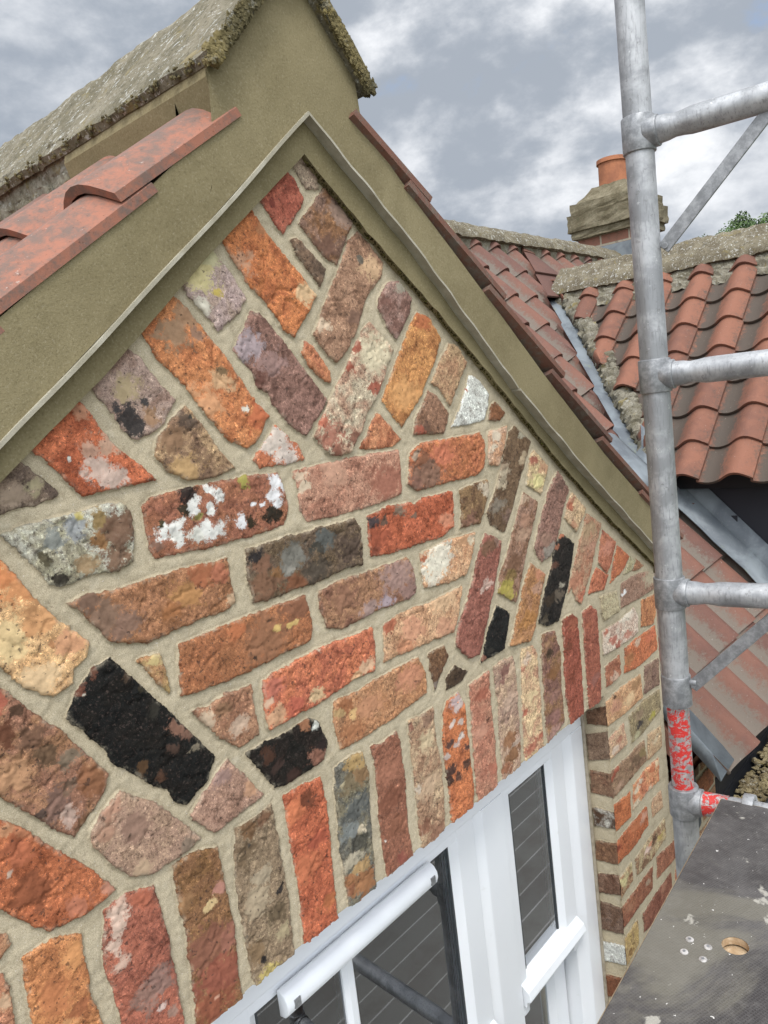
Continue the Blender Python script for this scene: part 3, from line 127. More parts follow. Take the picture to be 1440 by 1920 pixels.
REVEAL=[
[[0.05,-0.048,0.0261,-0.0225,-0.0063,-0.0169,-0.0035,-0.0763,0.0508,-0.0825],[0.216,0.117,0.08],[0.156,0.08,0.051],1.2,[]],
[[0.0553,-0.1094,0.0018,-0.09,-0.003,-0.1614,0.0525,-0.1784],[0.262,0.175,0.138],[0.202,0.127,0.098],1.2,[]],
[[0.0524,-0.2024,-0.0063,-0.1993,0.0009,-0.2616,0.0553,-0.2627],[0.202,0.102,0.072],[0.254,0.15,0.107],1.2,[]],
[[0.0541,-0.3001,0.0061,-0.3001,0.0075,-0.3445,0.054,-0.3514],[0.107,0.058,0.04],[0.527,0.503,0.456],1.2,[]],
[[0.0551,-0.3899,0.0084,-0.3823,0.0043,-0.4389,0.0596,-0.4435],[0.231,0.117,0.072],[0.195,0.098,0.065],1.2,[]],
[[0.0559,-0.4787,0.0,-0.4665,0.0022,-0.5212,0.0583,-0.5346],[0.15,0.072,0.051],[0.238,0.138,0.107],1.2,[]],
[[0.0557,-0.5567,0.0072,-0.5571,0.0105,-0.6269,0.0625,-0.6383],[0.216,0.138,0.117],[0.175,0.098,0.072],1.2,[]],
[[0.063,-0.6713,0.0218,-0.6592,0.0105,-0.6823,0.015,-0.712,0.0608,-0.727],[0.658,0.658,0.631],[0.578,0.578,0.539],1.2,[]],
[[0.0617,-0.7653,0.0134,-0.7487,0.0115,-0.8089,0.0647,-0.8289],[0.231,0.084,0.045],[0.195,0.072,0.04],1.2,[]]]
# ------------------------------------------------------------------ node helpers
def nd(nt,t,ins={},**pr):
    n=nt.nodes.new(t)
    for k,v in pr.items(): setattr(n,k,v)
    for k,v in ins.items():
        s=n.inputs[k]
        if isinstance(v,bpy.types.NodeSocket): nt.links.new(v,s)
        elif isinstance(v,(tuple,list)) and len(v)==3 and s.type=='RGBA': s.default_value=(*v,1)
        else: s.default_value=v
    return n
def mth(nt,op,a,b=0.0,clamp=False):
    return nd(nt,'ShaderNodeMath',{0:a,1:b},operation=op,use_clamp=clamp).outputs[0]
def mx(nt,f,a,b,bt='MIX'):
    return nd(nt,'ShaderNodeMix',{0:f,6:a,7:b},data_type='RGBA',blend_type=bt).outputs[2]
def mr(nt,v,a,b,c=0.0,d=1.0):
    return nd(nt,'ShaderNodeMapRange',{0:v,1:a,2:b,3:c,4:d},interpolation_type='SMOOTHSTEP').outputs[0]
def noise(nt,vec,scale,det=4,rough=.6,dist=0.0):
    return nd(nt,'ShaderNodeTexNoise',{'Vector':vec,'Scale':scale,'Detail':det,'Roughness':rough,'Distortion':dist}).outputs[0]
def attr(nt,name): return nd(nt,'ShaderNodeAttribute',attribute_name=name)
def lin(h):
    v=[int(h[i:i+2],16)/255 for i in (0,2,4)]
    return tuple(x/12.92 if x<=.04045 else ((x+.055)/1.055)**2.4 for x in v)
def material(name,fn,rough=.85,metal=0.0,spec=.3):
    m=bpy.data.materials.new(name); m.use_nodes=True; nt=m.node_tree
    b=nt.nodes['Principled BSDF']; b.inputs['Roughness'].default_value=rough; b.inputs['Metallic'].default_value=metal
    b.inputs['Specular IOR Level'].default_value=spec
    co=nd(nt,'ShaderNodeTexCoord').outputs['Object']
    r=fn(nt,co,b)
    return m
def setc(nt,b,col,bump=None,dist=.001,strength=1.0,rough=None):
    if isinstance(col,bpy.types.NodeSocket): nt.links.new(col,b.inputs['Base Color'])
    else: b.inputs['Base Color'].default_value=(*col,1)
    if bump is not None:
        n=nd(nt,'ShaderNodeBump',{'Height':bump,'Distance':dist,'Strength':strength}); nt.links.new(n.outputs[0],b.inputs['Normal'])
    if rough is not None: nt.links.new(rough,b.inputs['Roughness'])

# ------------------------------------------------------------------ sky and sun
nt=w.node_tree; bg=nt.nodes['Background']
sky=nd(nt,'ShaderNodeTexSky',sky_type='NISHITA',sun_disc=False,sun_elevation=SUN_EL,sun_rotation=SUN_AZ+R_(90),air_density=1.0,dust_density=1.5)
gen=nd(nt,'ShaderNodeTexCoord').outputs['Generated']
sv=nd(nt,'ShaderNodeVectorMath',{0:gen,1:(1.0,1.0,1.7)},operation='MULTIPLY').outputs[0]
n1=noise(nt,sv,3.0,8,.54,.15); n2=noise(nt,sv,9,6,.6,.1); n3=noise(nt,sv,1.3,3,.5)
cl=mth(nt,'ADD',mth(nt,'MULTIPLY',n1,.7),mth(nt,'MULTIPLY',n2,.3))
br=mx(nt,mr(nt,cl,.41,.60),(3.6,4.0,4.6),(10.4,10.5,10.7))
br=mx(nt,mr(nt,n3,.40,.62,0,.45),br,(3.1,3.55,4.25))
cover=mr(nt,mth(nt,'ADD',n1,mth(nt,'MULTIPLY',n3,.25)),.39,.46)
skc=mx(nt,cover,mx(nt,.55,sky.outputs[0],(4.0,5.6,8.6)),br)
nrm=nd(nt,'ShaderNodeVectorMath',{0:gen},operation='NORMALIZE').outputs[0]
sdir=(math.cos(SUN_EL)*math.cos(SUN_AZ),math.cos(SUN_EL)*math.sin(SUN_AZ),math.sin(SUN_EL))
dt_=nd(nt,'ShaderNodeVectorMath',{0:nrm,1:sdir},operation='DOT_PRODUCT').outputs[1]
gl_=mr(nt,dt_,.15,1.0,.70,2.6)   # cloud is brighter round the veiled sun
skc=mx(nt,1.0,skc,nd(nt,'ShaderNodeCombineXYZ',{0:gl_,1:gl_,2:gl_}).outputs[0],'MULTIPLY')
nt.links.new(skc,bg.inputs[0]); bg.inputs[1].default_value=.12
ld=bpy.data.lights.new('sun','SUN'); ld.energy=1.5; ld.angle=R_(14); ld.color=(1,.96,.9)
lo=bpy.data.objects.new('sun',ld); COL.objects.link(lo)
sd_=Vector((math.cos(SUN_EL)*math.cos(SUN_AZ),math.cos(SUN_EL)*math.sin(SUN_AZ),math.sin(SUN_EL)))
lo.rotation_euler=sd_.to_track_quat('Z','Y').to_euler(); lo.location=sd_*30

SC.view_settings.exposure=.45
# ------------------------------------------------------------------ mesh helpers
class MB:
    def __init__(s): s.v=[]; s.f=[]; s.a={}
    def add(s,vs,fs,**at):
        o=len(s.v); s.v+= [tuple(map(float,p)) for p in vs]; s.f+= [tuple(i+o for i in f) for f in fs]
        for k,val in at.items():
            l=s.a.setdefault(k,[]); l+= [0.0]*(o-len(l))
            l+= list(val) if hasattr(val,'__len__') else [val]*len(vs)
    def box(s,a,b,**at):
        x0,y0,z0=a;x1,y1,z1=b
        s.add([(x0,y0,z0),(x1,y0,z0),(x1,y1,z0),(x0,y1,z0),(x0,y0,z1),(x1,y0,z1),(x1,y1,z1),(x0,y1,z1)],
              [(3,2,1,0),(4,5,6,7),(0,1,5,4),(1,2,6,5),(2,3,7,6),(3,0,4,7)],**at)
    def prism(s,pts,off,**at):
        # pts: planar loop of 3D points, extruded by off
        n=len(pts); P=[Vector(p) for p in pts]; Q=[p+Vector(off) for p in P]
        s.add([*P,*Q],[tuple(range(n)),tuple(range(2*n-1,n-1,-1))]+[(i,i+n,(i+1)%n+n,(i+1)%n) for i in range(n)],**at)
    def tube(s,p0,p1,r,seg=24,r2=None,caps=True,rings=1,ri=None):
        p0,p1=Vector(p0),Vector(p1); d=(p1-p0).normalized(); r2=r if r2 is None else r2
        u=d.orthogonal().normalized(); v=d.cross(u); vs=[];fs=[]
        for k in range(rings+1):
            c=p0.lerp(p1,k/rings); rr=r+(r2-r)*k/rings
            if ri: rr*=ri(k/rings)
            for i in range(seg):
                a=2*math.pi*i/seg; vs.append(c+(u*math.cos(a)+v*math.sin(a))*rr)
        for k in range(rings):
            for i in range(seg): fs.append((k*seg+i,k*seg+(i+1)%seg,(k+1)*seg+(i+1)%seg,(k+1)*seg+i))
        if caps: fs+= [tuple(range(seg-1,-1,-1)),tuple(range(rings*seg,rings*seg+seg))]
        s.add(vs,fs)
    def build(s,name,mat,parent=None,smooth=False,bevel=0.0):
        m=bpy.data.meshes.new(name); m.from_pydata(s.v,[],s.f); m.materials.append(mat)
        for k,l in s.a.items():
            l=l+[0.0]*(len(s.v)-len(l)); at=m.attributes.new(k,'FLOAT','POINT'); at.data.foreach_set('value',l)
        return link(name,m,parent,smooth,bevel)
def fixn(m):
    import bmesh
    b=bmesh.new(); b.from_mesh(m); bmesh.ops.recalc_face_normals(b,faces=b.faces); b.to_mesh(m); b.free()
def link(name,m,parent,smooth=False,bevel=0.0,recalc=True):
    if recalc: fixn(m)
    o=bpy.data.objects.new(name,m); COL.objects.link(o)
    if parent is not None:
        o.parent=parent
        if parent.type=='EMPTY': o.location=-parent.location
    if smooth:
        for p in m.polygons: p.use_smooth=True
        md=None
    if bevel:
        md=o.modifiers.new('bevel','BEVEL'); md.width=bevel; md.segments=2; md.limit_method='ANGLE'; md.angle_limit=R_(35)
    if smooth and not bevel: m.set_sharp_from_angle(angle=R_(50))
    return o
def tag(o,label=None,cat=None,group=None,kind=None):
    for k,v in (('label',label),('category',cat),('group',group),('kind',kind)):
        if v: o[k]=v
    return o
def thing(name,label,cat,loc,group=None):
    o=bpy.data.objects.new(name,None); COL.objects.link(o); o.location=loc; o.empty_display_size=.1
    return tag(o,label,cat,group)

# ------------------------------------------------------------------ numpy noise
RT=np.random.RandomState(3).rand(256,256).astype(np.float32)
def vn(x,y):
    xi=np.floor(x).astype(int); yi=np.floor(y).astype(int); fx=x-xi; fy=y-yi
    fx=fx*fx*(3-2*fx); fy=fy*fy*(3-2*fy)
    g=lambda a,b: RT[a&255,b&255]
    return (g(xi,yi)*(1-fx)+g(xi+1,yi)*fx)*(1-fy)+(g(xi,yi+1)*(1-fx)+g(xi+1,yi+1)*fx)*fy
def fbm(x,y,s,o=4,g=.5):
    t=0;a=1;n=0
    for i in range(o):
        t=t+a*(vn(x*s+17.3*i,y*s+9.1*i)-.5)*2; n+=a; a*=g; s*=2.03
    return t/n
def sstep(x,a,b):
    t=np.clip((x-a)/(b-a),0,1); return t*t*(3-2*t)

# ------------------------------------------------------------------ materials
def m_wall(nt,co,b):
    sd=attr(nt,'sd').outputs['Fac']; seed=attr(nt,'seed').outputs['Fac']; cm=attr(nt,'cm').outputs['Fac']
    ca=attr(nt,'ca').outputs['Color']; cb=attr(nt,'cb').outputs['Color']; cc=attr(nt,'cc').outputs['Color']
    sh=nd(nt,'ShaderNodeCombineXYZ',{0:seed,1:mth(nt,'MULTIPLY',seed,1.7),2:mth(nt,'MULTIPLY',seed,.6)}).outputs[0]
    v=nd(nt,'ShaderNodeVectorMath',{0:co,1:sh},operation='ADD').outputs[0]
    big=noise(nt,v,28,5,.62,.6); med=noise(nt,v,75,6,.7,.4); fine=noise(nt,v,380,4,.7); grit=noise(nt,co,900,3,.7)
    col=mx(nt,mr(nt,big,.40,.62),ca,cb)
    # kiln mottling: paler sandy and darker burnt flecks in the body of the brick
    dark=mx(nt,1.0,col,(.42,.36,.34),'MULTIPLY'); pale=mx(nt,1.0,col,(1.6,1.65,1.6),'MULTIPLY')
    col=mx(nt,mr(nt,med,.52,.72,0,.85),col,dark); col=mx(nt,mr(nt,med,.46,.30,0,.6),col,pale)
    f2=noise(nt,v,190,6,.82,.5); f3=noise(nt,v,95,5,.8,.4)
    col=mx(nt,mr(nt,f2,.54,.64,0,.85),col,mx(nt,1.0,col,(.30,.27,.27),'MULTIPLY')); col=mx(nt,mr(nt,f2,.45,.34,0,.75),col,mx(nt,1.0,col,(1.9,1.95,1.9),'MULTIPLY'))
    f4=noise(nt,v,300,3,.8); col=mx(nt,mr(nt,f4,.58,.66,0,.8),col,(.09,.06,.05)); col=mx(nt,mr(nt,f4,.40,.33,0,.7),col,mx(nt,1.0,col,(2.3,2.4,2.4),'MULTIPLY'))
    gr2=noise(nt,v,46,5,.8,.3); col=mx(nt,mr(nt,gr2,.56,.64,0,.45),col,mx(nt,1.0,col,(.45,.40,.38),'MULTIPLY')); col=mx(nt,mr(nt,gr2,.42,.34,0,.4),col,mx(nt,1.0,col,(1.7,1.8,1.75),'MULTIPLY'))
    col=mx(nt,mr(nt,mth(nt,'ABSOLUTE',mth(nt,'SUBTRACT',f3,.5)),.016,.0,0,.75),col,mx(nt,1.0,col,(.22,.18,.17),'MULTIPLY'))
    edge=mth(nt,'ADD',cm,mth(nt,'ADD',mth(nt,'MULTIPLY',mth(nt,'SUBTRACT',med,.5),1.9),mth(nt,'MULTIPLY',mth(nt,'SUBTRACT',fine,.5),.9)))
    ccv=mx(nt,mr(nt,med,.42,.66,0,.45),cc,mx(nt,1.0,cc,(.66,.62,.60),'MULTIPLY'))
    col=mx(nt,mr(nt,edge,.30,.62,0,.92),col,ccv)
    pits=mr(nt,noise(nt,v,160,2,.5),.665,.70)
    col=mx(nt,mth(nt,'MULTIPLY',pits,.6),col,(.05,.035,.03))
    wp=nd(nt,'ShaderNodeVectorMath',{0:v,1:nd(nt,'ShaderNodeTexNoise',{'Vector':v,'Scale':35.0,'Detail':4.0}).outputs[1]},operation='MULTIPLY_ADD')
    wp.inputs[1].default_value=(1,1,1); nt.links.new(nd(nt,'ShaderNodeVectorMath',{0:nd(nt,'ShaderNodeTexNoise',{'Vector':v,'Scale':35.0,'Detail':4.0}).outputs[1],1:(.035,.035,.035)},operation='MULTIPLY').outputs[0],wp.inputs[2])
    vo=nd(nt,'ShaderNodeTexVoronoi',{'Vector':wp.outputs[0],'Scale':22.0},feature='DISTANCE_TO_EDGE').outputs[0]
    crack=mth(nt,'MULTIPLY',mr(nt,vo,.03,.0),mr(nt,big,.52,.66))
    col=mx(nt,mth(nt,'MULTIPLY',crack,.75),col,(.04,.025,.02))
    # lime mortar
    mo=mx(nt,mr(nt,grit,.3,.7),(.34,.287,.195),(.58,.497,.355))
    mo=mx(nt,mr(nt,noise(nt,co,7,4,.6),.35,.7,0,.5),mo,mx(nt,1.0,mo,(.80,.80,.79),'MULTIPLY'))
    mo=mx(nt,mr(nt,noise(nt,co,420,2,.5),.67,.71,0,.7),mo,(.22,.17,.12)); mo=mx(nt,mr(nt,noise(nt,co,510,2,.5),.70,.73,0,.8),mo,(.66,.62,.55))
    mo=mx(nt,mr(nt,noise(nt,co,40,4,.6),.55,.75,0,.3),mo,(.55,.50,.40)); mo=mx(nt,mr(nt,noise(nt,co,24,6,.75,.6),.50,.66,0,.5),mo,mx(nt,1.0,mo,(.66,.64,.60),'MULTIPLY')); mo=mx(nt,mr(nt,sd,-.006,-.0005,0,.30),mo,mx(nt,1.0,mo,(.70,.66,.60),'MULTIPLY'))
    e=mth(nt,'ADD',sd,mth(nt,'ADD',mth(nt,'MULTIPLY',mth(nt,'SUBTRACT',fine,.5),.0022),mth(nt,'MULTIPLY',mth(nt,'SUBTRACT',noise(nt,co,120,3,.6),.5),.003)))
    e=mth(nt,'ADD',e,mth(nt,'MULTIPLY',mth(nt,'SUBTRACT',noise(nt,co,48,4,.7),.5),.004)); isb=mr(nt,e,-.0004,.0004)
    haze_=mth(nt,'MULTIPLY',mr(nt,e,.006,.0),mr(nt,noise(nt,co,65,5,.75),.47,.62)); col=mx(nt,mth(nt,'MULTIPLY',haze_,.38),col,(.52,.44,.32))
    rim=mth(nt,'MULTIPLY',mr(nt,e,.0016,.0),isb)
    col=mx(nt,mth(nt,'MULTIPLY',rim,.35),col,mx(nt,1.0,col,(.4,.34,.3),'MULTIPLY'))
    col=nd(nt,'ShaderNodeHueSaturation',{'Hue':.506,'Saturation':.90,'Value':.92,'Color':col}).outputs[0]; out=mx(nt,isb,mo,col)
    hb=mth(nt,'ADD',mth(nt,'MULTIPLY',med,.15),mth(nt,'ADD',mth(nt,'MULTIPLY',f2,1.0),mth(nt,'ADD',mth(nt,'MULTIPLY',f3,.2),mth(nt,'MULTIPLY',fine,.35))))
    hb=mth(nt,'SUBTRACT',hb,mth(nt,'ADD',mth(nt,'MULTIPLY',crack,.9),mth(nt,'MULTIPLY',pits,.8)))
    hm=mth(nt,'ADD',mth(nt,'MULTIPLY',grit,.16),mth(nt,'MULTIPLY',noise(nt,co,90,4,.6),.35))
    hh=nd(nt,'ShaderNodeMix',{0:isb,2:hm,3:hb},data_type='FLOAT').outputs[0]
    hh=mth(nt,'ADD',hh,mth(nt,'MULTIPLY',isb,.5))
    setc(nt,b,out,hh,.0009,.85)
M_WALL=material('old brick and lime mortar',m_wall,.92,spec=.15)

def m_simple(c1,c2,s=20,s2=300,bd=.0006,c3=None,st=.6,k=(.4,.65)):
    c1=lin(c1) if isinstance(c1,str) else c1; c2=lin(c2) if isinstance(c2,str) else c2
    def f(nt,co,b):
        n=noise(nt,co,s,5,.6,.3); g=noise(nt,co,s2,3,.7)
        col=mx(nt,mr(nt,n,*k),c1,c2)
        col=mx(nt,mr(nt,g,.35,.7,0,.30),col,mx(nt,1.0,col,(.6,.6,.6),'MULTIPLY'))
        if c3: col=mx(nt,mr(nt,noise(nt,co,s*2.3,6,.7),.56,.66),col,lin(c3))
        setc(nt,b,col,mth(nt,'ADD',mth(nt,'MULTIPLY',n,.5),mth(nt,'MULTIPLY',g,.35)),bd*3,st)
    return f
def m_cem(c1,c2,*a,**k):
    def f(nt,co,b):
        n=noise(nt,co,7,6,.65,.5); g=noise(nt,co,330,3,.8); h=noise(nt,co,60,5,.7); q=noise(nt,co,2.5,4,.6,.8)
        col=mx(nt,mr(nt,n,.35,.65),c1,c2)
        col=mx(nt,mr(nt,g,.52,.68,0,.5),col,mx(nt,1.0,col,(.55,.53,.50),'MULTIPLY')); col=mx(nt,mr(nt,g,.45,.33,0,.45),col,mx(nt,.5,col,(.45,.40,.30)))
        col=mx(nt,mr(nt,h,.56,.72,0,.35),col,mx(nt,1.0,col,(.72,.72,.68),'MULTIPLY')); col=mx(nt,mr(nt,q,.50,.66,0,.30),col,mx(nt,1.0,col,(.74,.73,.68),'MULTIPLY'))
        setc(nt,b,col,mth(nt,'ADD',mth(nt,'MULTIPLY',n,1.6),mth(nt,'ADD',mth(nt,'MULTIPLY',g,.35),mth(nt,'MULTIPLY',h,.4))),.0022,.7)
    return f
M_CEM=material('olive cement render',m_cem((.200,.166,.092),(.246,.206,.117),9,700,.0003,st=.5),.9,spec=.1)
M_CEM2=material('shade-darkened inner cement',m_cem((.185,.154,.083),(.230,.193,.107),7,600,.0004),.9,spec=.1)  # outer cement tones, slightly darkened in colour for the shaded inner band
M_UND=material('weathered undercloak board',m_simple((.34,.31,.235),(.44,.41,.33),24,500,.0003),.8,spec=.15)
M_UNDD=material('shade-darkened board underside',m_simple((.24,.225,.175),(.31,.29,.225),24,500,.0003),.8,spec=.15)  # undercloak board tones with the underside's shade put into the colour
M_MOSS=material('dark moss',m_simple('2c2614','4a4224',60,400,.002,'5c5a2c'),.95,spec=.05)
def m_lichen(base1,base2,white=.6,moss=.5):
    def f(nt,co,b):
        n=noise(nt,co,14,6,.65,.4); g=noise(nt,co,150,5,.75); h=noise(nt,co,48,6,.75,.5)
        col=mx(nt,mr(nt,n,.38,.64),base1,base2)
        col=mx(nt,mr(nt,g,.50,.62,0,.6),col,mx(nt,1.0,col,(.35,.33,.30),'MULTIPLY'))
        col=mx(nt,mr(nt,h,.57,.63,0,white),col,(.50,.50,.46))
        col=mx(nt,mr(nt,noise(nt,co,95,5,.75),.61,.64,0,white),col,(.62,.62,.58))
        col=mx(nt,mr(nt,noise(nt,co,22,6,.7,.8),.58,.66,0,moss),col,(.19,.15,.055))
        col=mx(nt,mr(nt,noise(nt,co,36,6,.7,.3),.62,.67,0,moss),col,(.035,.032,.022))
        setc(nt,b,col,mth(nt,'ADD',mth(nt,'MULTIPLY',g,.5),mth(nt,'MULTIPLY',h,.7)),.004,.9)
    return f
M_RIDGE=material('lichened ridge stone',m_lichen((.140,.125,.085),(.23,.205,.15),.7,.6),.95,spec=.1)
M_RIDGEB=material('brown lichened ridge tile',m_lichen((.125,.105,.072),(.195,.17,.12),.75,.55),.95,spec=.1)
M_RMOSS=material('mossy ridge end',m_lichen((.10,.085,.045),(.21,.17,.08),.2,.9),.95,spec=.1)
M_OLDM=material('old mossy bedding mortar',m_lichen((.15,.135,.095),(.25,.23,.18),.35,.7),.95,spec=.1)
def m_tile(c1,c2,dirt,dk,grime=.5,off=0.0):
    def f(nt,co,b):
        tv=attr(nt,'tv').outputs['Fac']; tr=attr(nt,'tr').outputs['Fac']
        n=noise(nt,co,16,5,.65,.4); g=noise(nt,co,70,6,.75,.3); s=noise(nt,co,420,3,.7)
        col=mx(nt,mr(nt,mth(nt,'ADD',mth(nt,'MULTIPLY',n,.6),mth(nt,'MULTIPLY',tv,.4)),.32,.68),c1,c2)
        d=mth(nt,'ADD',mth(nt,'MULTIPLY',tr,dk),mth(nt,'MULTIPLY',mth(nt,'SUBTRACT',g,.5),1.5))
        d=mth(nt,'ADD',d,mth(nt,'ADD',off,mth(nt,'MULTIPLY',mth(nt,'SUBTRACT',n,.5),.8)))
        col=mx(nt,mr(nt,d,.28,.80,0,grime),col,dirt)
        col=mx(nt,mr(nt,noise(nt,co,230,4,.7),.60,.68,0,.6),col,mx(nt,1.0,col,(.35,.32,.3),'MULTIPLY'))
        col=mx(nt,mr(nt,noise(nt,co,130,4,.7),.66,.70,0,.55),col,(.42,.38,.33))
        setc(nt,b,col,mth(nt,'ADD',mth(nt,'MULTIPLY',g,.5),mth(nt,'MULTIPLY',s,.2)),.0016,.8)
    return f
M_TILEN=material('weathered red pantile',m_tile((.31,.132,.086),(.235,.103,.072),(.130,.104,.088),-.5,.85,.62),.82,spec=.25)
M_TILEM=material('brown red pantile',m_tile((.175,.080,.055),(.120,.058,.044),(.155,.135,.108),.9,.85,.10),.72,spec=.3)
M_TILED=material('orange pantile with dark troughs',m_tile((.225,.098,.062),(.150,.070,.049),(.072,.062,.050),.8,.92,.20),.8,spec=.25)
def m_lead(nt,co,b):
    n=noise(nt,co,6,5,.6,.6); g=noise(nt,co,60,5,.7)
    col=mx(nt,mr(nt,n,.35,.65),(.115,.13,.145),(.20,.225,.24)); col=mx(nt,mr(nt,g,.55,.75,0,.4),col,(.27,.29,.285))
    col=mx(nt,mr(nt,noise(nt,co,11,5,.7),.60,.70,0,.5),col,(.22,.25,.16))
    setc(nt,b,col,n,.004,.5)
M_LEAD=material('lead sheet',m_lead,.58,.1,.4)
def m_alu(nt,co,b):
    st=nd(nt,'ShaderNodeVectorMath',{0:co,1:(1.0,1.0,.12)},operation='MULTIPLY').outputs[0]
    n=noise(nt,co,14,5,.65,.3); s=noise(nt,st,260,4,.7); g=noise(nt,co,90,5,.7)
    col=mx(nt,mr(nt,n,.38,.64),(.27,.275,.28),(.46,.465,.47)); col=mx(nt,mr(nt,s,.50,.70,0,.6),col,(.17,.17,.175))
    col=mx(nt,mr(nt,g,.60,.68,0,.6),col,(.17,.165,.16)); col=mx(nt,mr(nt,noise(nt,co,55,5,.75),.64,.69,0,.7),col,(.62,.62,.61))
    r=mth(nt,'ADD',.36,mth(nt,'MULTIPLY',n,.3))
    setc(nt,b,col,mth(nt,'ADD',s,g),.0005,.5,r)
M_ALU=material('scuffed aluminium tube',m_alu,.45,.5,.5)
def m_alud(nt,co,b):
    n=noise(nt,co,60,5,.7); col=mx(nt,mr(nt,n,.35,.7),(.20,.205,.21),(.36,.365,.37)); setc(nt,b,col,n,.0008,.6)
M_ALUD=material('dull cast aluminium',m_alud,.5,.55,.5)
def m_red(nt,co,b):
    sc=nd(nt,'ShaderNodeVectorMath',{0:co,1:(1.0,1.0,1.5)},operation='MULTIPLY').outputs[0]
    n=noise(nt,sc,42,6,.75,.8); g=noise(nt,co,200,4,.7)
    a=mr(nt,mth(nt,'ADD',n,mth(nt,'MULTIPLY',mth(nt,'SUBTRACT',g,.5),.25)),.475,.505)
    al=mx(nt,mr(nt,noise(nt,co,70,4,.7),.35,.65),(.32,.31,.30),(.52,.50,.48))
    setc(nt,b,mx(nt,a,al,(.50,.028,.022)),mth(nt,'ADD',a,g),.0008,.5)
    nt.links.new(mth(nt,'MULTIPLY',mth(nt,'SUBTRACT',1.0,a),.6),b.inputs['Metallic'])
M_RED=material('chipped red paint on aluminium',m_red,.42,0,.5)
def m_upvc(nt,co,b):
    n=noise(nt,co,5,4,.6); g=noise(nt,co,60,5,.75)
    col=mx(nt,n,(.72,.745,.78),(.80,.815,.835)); col=mx(nt,mr(nt,g,.62,.72,0,.25),col,(.55,.55,.53))
    setc(nt,b,col)
M_UPVC=material('white plastic window frame',m_upvc,.28,0,.5)
M_GASK=material('dark window gasket',lambda nt,co,b:setc(nt,b,(.045,.05,.055)),.5)
M_SEAL=material('beige sealant',m_simple((.40,.35,.27),(.30,.26,.20),60,500),.8)
def m_glass(name):
    m=bpy.data.materials.new(name); m.use_nodes=True; nt=m.node_tree; nt.nodes.clear()
    fr=nd(nt,'ShaderNodeFresnel',{'IOR':1.62}); tr=nd(nt,'ShaderNodeBsdfTransparent',{'Color':(.80,.84,.83)}); gl=nd(nt,'ShaderNodeBsdfGlossy',{'Roughness':.0,'Color':(.95,.97,1)})
    f=mth(nt,'MULTIPLY',fr.outputs[0],2.6,True)
    mi=nd(nt,'ShaderNodeMixShader',{0:f,1:tr.outputs[0],2:gl.outputs[0]}); o=nd(nt,'ShaderNodeOutputMaterial'); nt.links.new(mi.outputs[0],o.inputs[0]); return m
M_GLASS=m_glass('window glass')
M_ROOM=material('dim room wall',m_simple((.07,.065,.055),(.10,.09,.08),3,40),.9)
M_BLACK=material('black plastic',lambda nt,co,b:setc(nt,b,(.012,.013,.015)),.45,0,.4)
def m_cheek(nt,co,b):
    n=noise(nt,co,4,4,.6); setc(nt,b,mx(nt,n,(.012,.013,.018),(.030,.032,.040)),n,.002,.3)
M_CHEEK=material('black slate grey cladding',m_cheek,.5,0,.4)
def m_deck(nt,co,b):
    n=noise(nt,co,9,6,.65,.5); g=noise(nt,co,45,6,.75,.3); d=noise(nt,co,4.2,6,.6,.6)
    col=mx(nt,mr(nt,n,.35,.66),(.040,.036,.035),(.085,.079,.076))
    col=mx(nt,mr(nt,g,.45,.70,0,.45),col,(.13,.121,.113))
    col=mx(nt,mr(nt,d,.52,.63,0,.5),col,(.20,.185,.14))
    col=mx(nt,mr(nt,noise(nt,co,15,5,.6,.2),.635,.68,0,.75),col,(.42,.40,.345))
    col=mx(nt,mr(nt,noise(nt,co,120,3,.6),.71,.73,0,.85),col,(.70,.68,.64))
    r=nd(nt,'ShaderNodeVectorRotate',{'Vector':co,'Angle':R_(20)},rotation_type='Z_AXIS').outputs[0]
    w1=nd(nt,'ShaderNodeTexWave',{'Vector':r,'Scale':75.0,'Distortion':.15},bands_direction='X').outputs[1]
    w2=nd(nt,'ShaderNodeTexWave',{'Vector':r,'Scale':75.0,'Distortion':.15},bands_direction='Y').outputs[1]
    ww=mth(nt,'MAXIMUM',w1,w2)
    col=mx(nt,mth(nt,'MULTIPLY',mr(nt,ww,.6,1.0),.10),col,(.26,.25,.24))
    setc(nt,b,col,mth(nt,'ADD',mth(nt,'MULTIPLY',ww,.35),g),.0011,.6,mr(nt,n,.3,.7,.45,.75))
M_DECK=material('dirty phenolic plywood deck',m_deck,.6,0,.35)
M_WOOD=material('pale raw timber',m_simple((.42,.29,.17),(.58,.45,.30),60,300),.8)
M_RIV=material('whitish rivet',m_simple('b8b4b0','8c8884',90,300),.5)
def m_brickp(sc,seedv,vert=True):
    def f(nt,co,b):
        s=nd(nt,'ShaderNodeSeparateXYZ',{0:co}); hx=mth(nt,'ADD',s.outputs[0],s.outputs[1])
        v=nd(nt,'ShaderNodeCombineXYZ',{0:hx,1:s.outputs[2]}).outputs[0]
        t=nd(nt,'ShaderNodeTexBrick',{'Vector':v,'Color1':(.30,.13,.08),'Color2':(.20,.10,.075),'Mortar':(.34,.30,.23),'Scale':1.0,'Mortar Size':.007,'Brick Width':.225,'Row Height':.08,'Bias':0.0},offset=.5)
        n=noise(nt,co,30,5,.7); col=mx(nt,mr(nt,n,.45,.7,0,.6),t.outputs[0],(.12,.085,.06))
        setc(nt,b,col,mth(nt,'SUBTRACT',n,t.outputs[1]),.006,.7)
    return f
M_BRP=material('plain old brickwork',m_brickp(1,0),.9,spec=.15)
